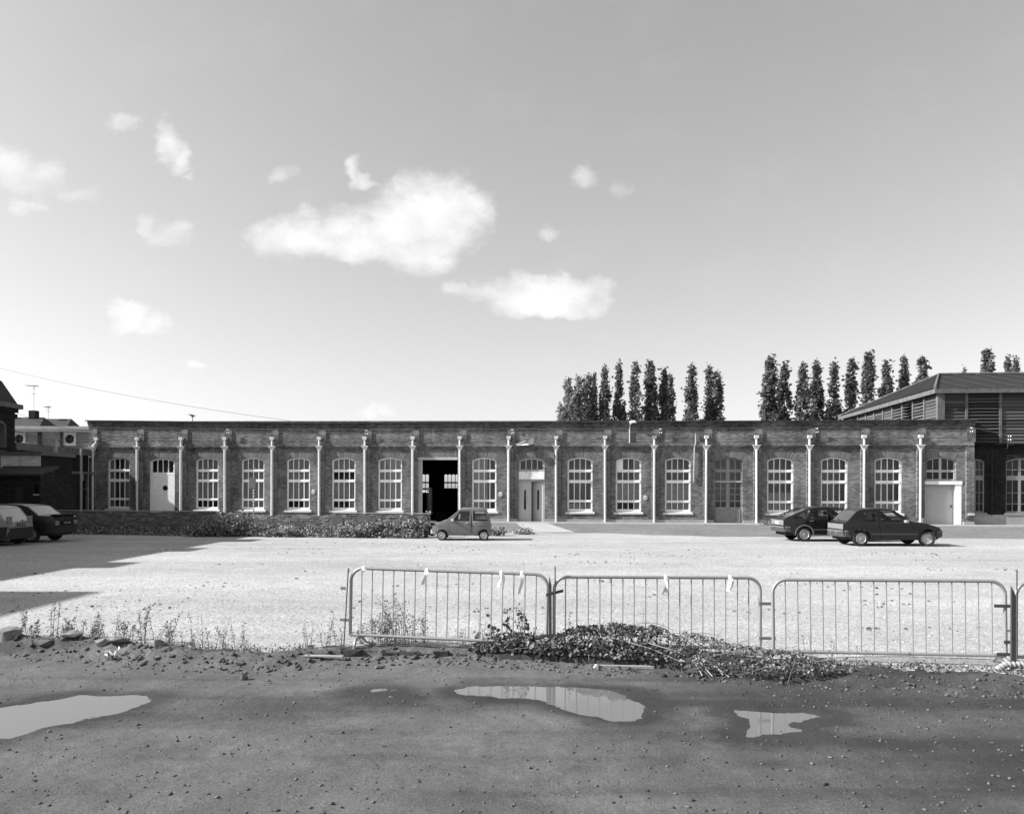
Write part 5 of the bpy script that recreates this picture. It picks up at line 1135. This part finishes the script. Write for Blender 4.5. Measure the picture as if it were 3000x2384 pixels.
def rock(x, y, s, label, seed, m='rock', flat=.6):
    bm = bmesh.new(); rk = random.Random(seed)
    for _ in range(22):
        q = Vector((rk.gauss(0,1), rk.gauss(0,1), rk.gauss(0,1))).normalized()*rk.uniform(.75,1.1); bm.verts.new((q.x*s, q.y*s*.7, q.z*s*flat))
    g_ = bmesh.ops.convex_hull(bm, input=bm.verts); bmesh.ops.delete(bm, geom=[v for v in bm.verts if not v.link_faces], context='VERTS'); bmesh.ops.recalc_face_normals(bm, faces=bm.faces)
    me = bpy.data.meshes.new('rubble_stone'); bm.to_mesh(me); bm.free()
    h = float(dirt_height(np.array([[x]]), np.array([[y]]))[0][0, 0]); o = ob('rubble_stone', me, M[m], None, (x, y, h+s*flat*.35), random.uniform(0, 3)); tag(o, label, 'stone')
rock(-5.65, 9.86, .16, 'large flat pale stone on the bank among thin weeds', 1, 'rock', .35); rock(-5.08, 9.50, .10, 'pale stone beside the tuft of whitish leaves', 2); rock(-4.35, 9.42, .115, 'rounded dark stone jutting from the bank edge', 3)
rock(-6.5, 9.95, .22, 'big dark lump of rubble at the thick end of the bank', 4); rock(-4.85, 9.48, .14, 'long dark lump of earth under the bank edge', 5, 'wood', .4); rock(-3.2, 9.02, .07, 'low pale stone at the bank tail', 6, 'rock', .5)
rock(-2.93, 8.42, .055, 'single upright brick fragment on the open dirt', 7, 'wood', .9); rock(-2.66, 8.36, .035, 'small dark clod beside the upright brick fragment', 8, 'wood'); rock(-1.55, 9.0, .07, 'dark clod at the broken end of the kerb strip', 9, 'wood', .5)
rock(1.0, 8.97, .06, 'pale broken stone at the end of the longer edging strip', 10, 'stone', .6); rock(3.78, 8.52, .05, 'brick stub among the flat chips under the ribbonless barrier', 11, 'wood', .9); rock(4.75, 8.42, .045, 'small dark stone among the chips nearer the hose', 12, 'wood', .8); rock(-4.2, 9.1, .05, 'small stone fallen from the bank', 13); rock(-5.9, 9.7, .12, 'dark clod under the flat pale stone', 14, 'wood', .5)

# ------------------------------------------------------------------ plants
def leaves_mesh(name, P, S, rs, up=.5, aspect=.62, fold=.2):
    n = len(P); nrm = rs.randn(n, 3)*(1-up)+np.array([0,-.3,1.])*up; nrm /= np.linalg.norm(nrm, axis=1)[:,None]
    d = np.cross(nrm, rs.randn(n, 3)); d /= np.linalg.norm(d, axis=1)[:,None]; e = np.cross(nrm, d); d, e = d*S[:,None], e*S[:,None]*aspect; f = nrm*S[:,None]*fold
    # base, tip and two side points each side, folded along the midrib
    V = np.stack([P-d, P-d*.35-e+f, P+d*.35-e*.8+f, P+d-f*.6, P+d*.35+e*.8+f, P-d*.35+e+f], 1).reshape(-1, 3); b = np.arange(n)[:,None]*6
    return np_mesh(name, V, np.concatenate([b+np.array([[0,1,2,3]]), b+np.array([[0,3,4,5]])]))
# ivy heap
rs = np.random.RandomState(5)
HX = np.array([-.55,-.3,0,.5,.95,1.25,1.6,1.95,2.4,2.8,3.2,3.5,3.9]); HZ = np.array([.0,.09,.15,.19,.32,.38,.28,.31,.20,.15,.11,.05,.0]); HY = np.array([9.66,9.65,9.62,9.52,9.46,9.40,9.33,9.20,9.02,8.92,8.86,8.8,8.75]); HW = np.array([.1,.14,.20,.26,.30,.32,.36,.42,.46,.46,.38,.25,.1])
def heap_points(n, surf=.35):
    x = rs.uniform(-.5, 3.7, n); h, y, w = np.interp(x, HX, HZ), np.interp(x, HX, HY), np.interp(x, HX, HW); h = h*(1+.75*vnoise(x, np.zeros(n), 77, 4, 3.0))+.02
    th = rs.uniform(.05, 2.4, n); rr = 1-surf*rs.rand(n)**2; front = np.where(x > 1.8, .35, .1)
    yy = y-np.cos(th)*w*rr-front*np.maximum(0, np.cos(th))*.5; zz = np.sin(th)*h*rr; return np.stack([x, yy, np.maximum(zz, -.03)+.01], -1)
hp_ = empty('ivy_heap', (0, 0, 0)); tag(hp_, 'overgrown heap of broad-leaved ivy spilling over the kerb through the barriers', 'ivy')
P = heap_points(4600); S_ = np.where(P[:,0] < 1.75, rs.uniform(.017,.034,len(P)), rs.uniform(.011,.024,len(P)))
o = ob('leaf_mass', leaves_mesh('leaf_mass', P, S_, rs, .55), M['leaf'], hp_); tag(o, kind='stuff')
lib = [leaves_mesh('leaf', np.zeros((1,3)), np.array([.045]), rs, .8) for _ in range(6)]
P = heap_points(900, .02); P = P[(P[:,0] > -.2) & (P[:,0] < 2.1) & (P[:,1] < np.interp(P[:,0], HX, HY)+.05)][:280]
for p in P:
    q = ob('leaf', random.choice(lib), M['leaf'], hp_, tuple(p+np.array([0,-.015,.012]))); q.rotation_euler = (random.uniform(-.3,.6), random.uniform(-.4,.4), random.uniform(0, 6.28)); k = random.uniform(.55, 1.0); q.scale = (k, k, k)
b = MB()
for k in range(70):
    p = heap_points(1, .2)[0]; d = np.array([rs.randn()*.16, -.05+rs.randn()*.06, rs.randn()*.06]); b.tube([tuple(p-d), tuple(p+np.array([0,0,.03])), tuple(p+d)], .003, 4)
b.build('vine', M['stalk'], hp_)
b = MB()
for x0, y0, x1, y1 in ((2.02,8.82,2.12,8.52),(2.05,8.78,2.22,8.48),(2.08,8.80,2.40,8.46),(2.12,8.86,2.36,8.56),(1.6,8.96,2.2,8.72),(1.35,9.06,1.95,8.84)): b.tube([(x0,y0,.10 if x0 > 2 else .22),((x0+x1)/2,(y0+y1)/2,.06 if x0 > 2 else .15),(x1,y1,-.05 if x0 > 2 else .03)], .006, 5)
b.build('cut_stem', M['stalk_pale'], hp_)
b = MB(); m = 50
for i in range(m): # dark earth core so that no light leaks through the heap
    x0, x1 = -.45+4.4*i/m, -.45+4.4*(i+1)/m; g = lambda x: (np.interp(x, HX, HZ)*.5, np.interp(x, HX, HY), np.interp(x, HX, HW)*.6)
    h0, y0, w0 = g(x0); h1, y1, w1 = g(x1); pr0 = [(x0, y0-w0, -.08), (x0, y0-w0*.6, h0*.8), (x0, y0, h0), (x0, y0+w0*.8, 0)]; pr1 = [(x1, y1-w1, -.08), (x1, y1-w1*.6, h1*.8), (x1, y1, h1), (x1, y1+w1*.8, 0)]
    for k in range(3): b.add([pr0[k], pr1[k], pr1[k+1], pr0[k+1]], [(0,1,2,3)])
b.build('earth', mat('dark_earth', .04, .95, .4, 8, .8, 40), hp_)

def weed(x, y, h, n, spread, ls, label, group=None, m='weed', seed=0, dens=26, z=0, lean=.25, broad=.45):
    rs = np.random.RandomState(seed+1); o = empty('weed_plant', (x, y, z)); tag(o, label, 'weed', group); b = MB(); P = []; S = []
    for k in range(n):
        bx, by = rs.uniform(-spread, spread)*.6, rs.uniform(-spread, spread)*.4; dx, dy = rs.randn()*lean*.5*h, rs.randn()*lean*.4*h; hh = h*rs.uniform(.45, 1.0); pts = [(bx+dx*u**1.5, by+dy*u**1.5, hh*u-.02) for u in (0,.35,.7,1)]; b.tube(pts, .0035*(1+h), 4, False, .001)
        for j in range(int(dens*(.6+.8*rs.rand()))):
            u = rs.rand()**.8; c = np.array([bx+dx*u**1.5, by+dy*u**1.5, hh*u]); off = rs.randn(3)*np.array([1,1,.5])*spread*.28*(1.15-u*.8); tip = c+off; P.append(tip); S.append(ls*rs.uniform(.5, 1.3))
            if rs.rand() < .35: b.tube([tuple(c), tuple(tip)], .0015, 3, False)
    b.build('stem', M['stalk'], o); ob('foliage', leaves_mesh('foliage', np.array(P), np.array(S), rs, .35, broad), M[m], o); return o
thin = 'thin leggy weed standing in the row of stalks on the bank'
for i, (x, y, h) in enumerate([(-6.62,10.35,.55),(-6.35,10.2,.30),(-6.15,10.3,.52),(-5.85,10.15,.34),(-5.7,10.1,.40),(-5.45,10.05,.42),(-5.25,10.0,.55),(-5.0,9.95,.36),(-4.78,9.9,.48),(-4.72,9.98,.62),(-4.45,9.85,.55),(-4.35,9.8,.44),(-6.0,10.4,.25),(-5.55,10.25,.24),(-5.1,10.15,.28)]):
    weed(x, y, h, 3, .12, .013, thin, 'thin weeds along the bank', 'weed', 100+i, 52)
for i, (x, y, h) in enumerate([(-3.95,9.65,.46),(-3.75,9.55,.60),(-3.55,9.5,.40),(-3.4,9.6,.34),(-4.0,9.5,.3)]): weed(x, y, h, 3, .14, .011, 'wispy dry weed between the bank and the plank', 'wispy weeds by the plank', 'weed', 140+i, 40)
for i, (x, y, h) in enumerate([(-2.35,9.75,.55),(-2.2,9.62,.42),(-2.55,9.7,.36)]): weed(x, y, h, 3, .12, .011, 'wispy weed beside the leaning iron rod', 'weeds by the rod', 'weed', 150+i, 40)
for i, (x, y, h) in enumerate([(-1.75,10.1,.52),(-1.53,10.05,.74),(-1.38,9.98,.68),(-1.58,9.95,.45),(-1.22,10.0,.50),(-1.9,9.95,.32)]): weed(x, y, h, 5, .22, .014, 'bushy small-leaved weed behind the three-ribbon barrier', 'bushy weeds behind the barrier', 'weed', 160+i, 46)
for i, (x, y, h) in enumerate([(-.35,9.75,.35),(-.62,9.85,.30)]): weed(x, y, h, 3, .12, .012, 'sparse weed between the bushy weed and the dark-leaved one', 'sparse weeds', 'weed', 175+i, 16)
for i, (x, y, h) in enumerate([(-.15,9.68,.53),(.02,9.66,.64),(.2,9.6,.48),(-.3,9.62,.32)]): weed(x, y, h, 4, .20, .026, 'dark broad-leaved weed rising through the barrier bars', 'dark broad-leaved weeds', 'weed', 180+i, 17, 0, .25, .75)
for i, (x, y, h) in enumerate([(.75,9.55,.6),(1.6,9.4,.55),(3.45,8.95,.36),(3.7,9.0,.30),(4.0,8.9,.24),(4.6,8.75,.20)]): weed(x, y, h, 2, .12, .013, 'lone wispy stalk standing out of or beside the ivy heap', 'lone stalks by the ivy heap', 'weed', 190+i, 12)
for i in range(14):
    x = -.2+i*.26; weed(x, float(np.interp(x, HX, HY))-random.uniform(-.1,.15), float(np.interp(x, HX, HZ))+random.uniform(.06,.16), 2, .14, .020, 'trailing bramble shoot poking out of the ivy heap', 'bramble shoots in the ivy heap', 'leaf', 210+i, 14, 0, .5, .6)
# pale leafy tuft on the bank
rs = np.random.RandomState(9); P = rs.randn(26, 3)*np.array([.07,.06,.03])+np.array([0,0,.07]); h = float(dirt_height(np.array([[-4.83]]), np.array([[9.22]]))[0][0,0])
o = empty('pale_tuft', (-4.83, 9.22, h)); tag(o, 'tuft of whitish broad leaves below the bank', 'plant'); ob('foliage', leaves_mesh('foliage', P, rs.uniform(.03,.06,26), rs, .3, .35), mat('whitish_leaf', .6, .6, .2, 8), o); MB().tube([(0,0,-.02),(0,0,.08)], .008, 5).build('stem', M['stalk'], o)
# ground litter of small weeds along the edge
n = 2600; rs = np.random.RandomState(12); x = rs.uniform(-7, 6, n); y = edge(x)+rs.randn(n)*.16+.08; h, dm, s_ = dirt_height(x, y); z = np.where(s_ > 0, .005, h+.01)
k = vnoise(x, y, 88, 3, 1.2) > -.02; P = np.stack([x, y, z+rs.rand(n)*.035], -1)[k]
o = ob('edge_weeds', leaves_mesh('edge_weeds', P, rs.uniform(.008,.02,len(P)), rs, .4), M['weed']); tag(o, 'low creeping weeds and litter along the edge of the gravel', 'weeds', kind='stuff')
n = 5000; x = rs.uniform(-12, 20, n); y = edge(x)+rs.rand(n)**1.3*19+.4; k = vnoise(x*.5, y*1.3, 91, 4, .9) > .14; P = np.stack([x, y, .006+0*x], -1)[k]
o = ob('gravel_litter', leaves_mesh('gravel_litter', P, rs.uniform(.012,.045,len(P)), rs, .8), M['weed']); tag(o, 'dark leaf litter and flattened weeds scattered on the gravel', 'litter', kind='stuff')
# weeds along the low wall
def wallp(u, off): return WA+(WB-WA)*u+Vector((0, -off, 0))
n = 9500; rs = np.random.RandomState(21); u = np.clip(rs.beta(1.6, 1.1, n), 0, .995); X_ = WA.x+(WB.x-WA.x)*u; Y_ = WA.y+(WB.y-WA.y)*u
tall_ = np.interp(u, [0,.1,.4,.52,.60,.70,.78,.86,.95,1.], [.12,.28,.34,.55,.55,.38,.42,.60,.66,.75])*(1+.7*vnoise(X_, Y_*0, 33, 3, .9)); off = rs.rand(n)**1.3*np.interp(u, [0,.5,1], [.45,1.0,.85])
zz = rs.rand(n)**1.2*tall_*(1-off/1.3); P = np.stack([X_, Y_-.03-off, zz], -1)
o = ob('wall_weeds', leaves_mesh('wall_weeds', P, rs.uniform(.025,.075,n), rs, .4), island_mat('wall_weed_leaf', .06, .38, .6, .25)); tag(o, 'tangle of leafy weeds along the foot of the low brick wall', 'weeds', kind='stuff')
def bush(x, y, h, r, n, label, seed, ls=.06):
    rs = np.random.RandomState(seed); o = empty('leafy_bush', (x, y, 0)); tag(o, label, 'bush'); P = []; b = MB()
    for k in range(16):
        a = rs.rand()*6.28; rr = r*rs.rand()**.5; hh = h*rs.uniform(.45,1)*(1-.35*(rr/r)); tip = np.array([rr*math.cos(a), rr*.5*math.sin(a), hh]); b.tube([(tip[0]*.3,tip[1]*.3,0), tuple(tip*np.array([.8,.8,.55])), tuple(tip)], .010, 4, True, .003)
        m = n//16; u = rs.rand(m)**.6; P.append(tip[None]*np.stack([.3+.7*u, .3+.7*u, u], -1)+rs.randn(m, 3)*np.array([.13,.10,.10]))
    P = np.concatenate(P); P[:,2] = np.abs(P[:,2]); b.build('stem', M['stalk'], o); ob('foliage', leaves_mesh('foliage', P, rs.uniform(.6,1.3,len(P))*ls, rs, .4), bpy.data.materials['wall_weed_leaf'], o)
bush(-12.1, 32.35, 1.15, 1.0, 1700, 'broad leafy bush climbing over the low wall by the sign post', 1); bush(-11.5, 32.5, 1.42, .5, 420, 'tall spindly bush tip standing before the downpipe above the low wall', 2)
bush(-4.1, 32.1, 1.05, .7, 1200, 'leafy bush hiding the wall end beside the moped', 3); bush(-6.4, 32.0, .75, .9, 1100, 'low leafy bush against the higher piece of wall', 4); bush(-13.0, 32.3, .55, .7, 600, 'low bush where the building shadow ends on the wall', 5)
bush(-9.6, 32.2, .5, .8, 600, 'low leafy clump under the broken dip in the wall top', 9); bush(-5.3, 32.0, .85, .6, 800, 'leafy clump between the low bush and the wall end', 10)
bush(-.9, 33.6, .32, .9, 700, 'low spread of weeds on the gravel behind the microcar', 6, .05); bush(.55, 34.6, .26, .5, 260, 'small weed patch at the foot of the concrete path', 7, .05); bush(15.2, 44.9, .30, .8, 260, 'weeds growing against the workshop plinth by the glazed door', 8, .05)
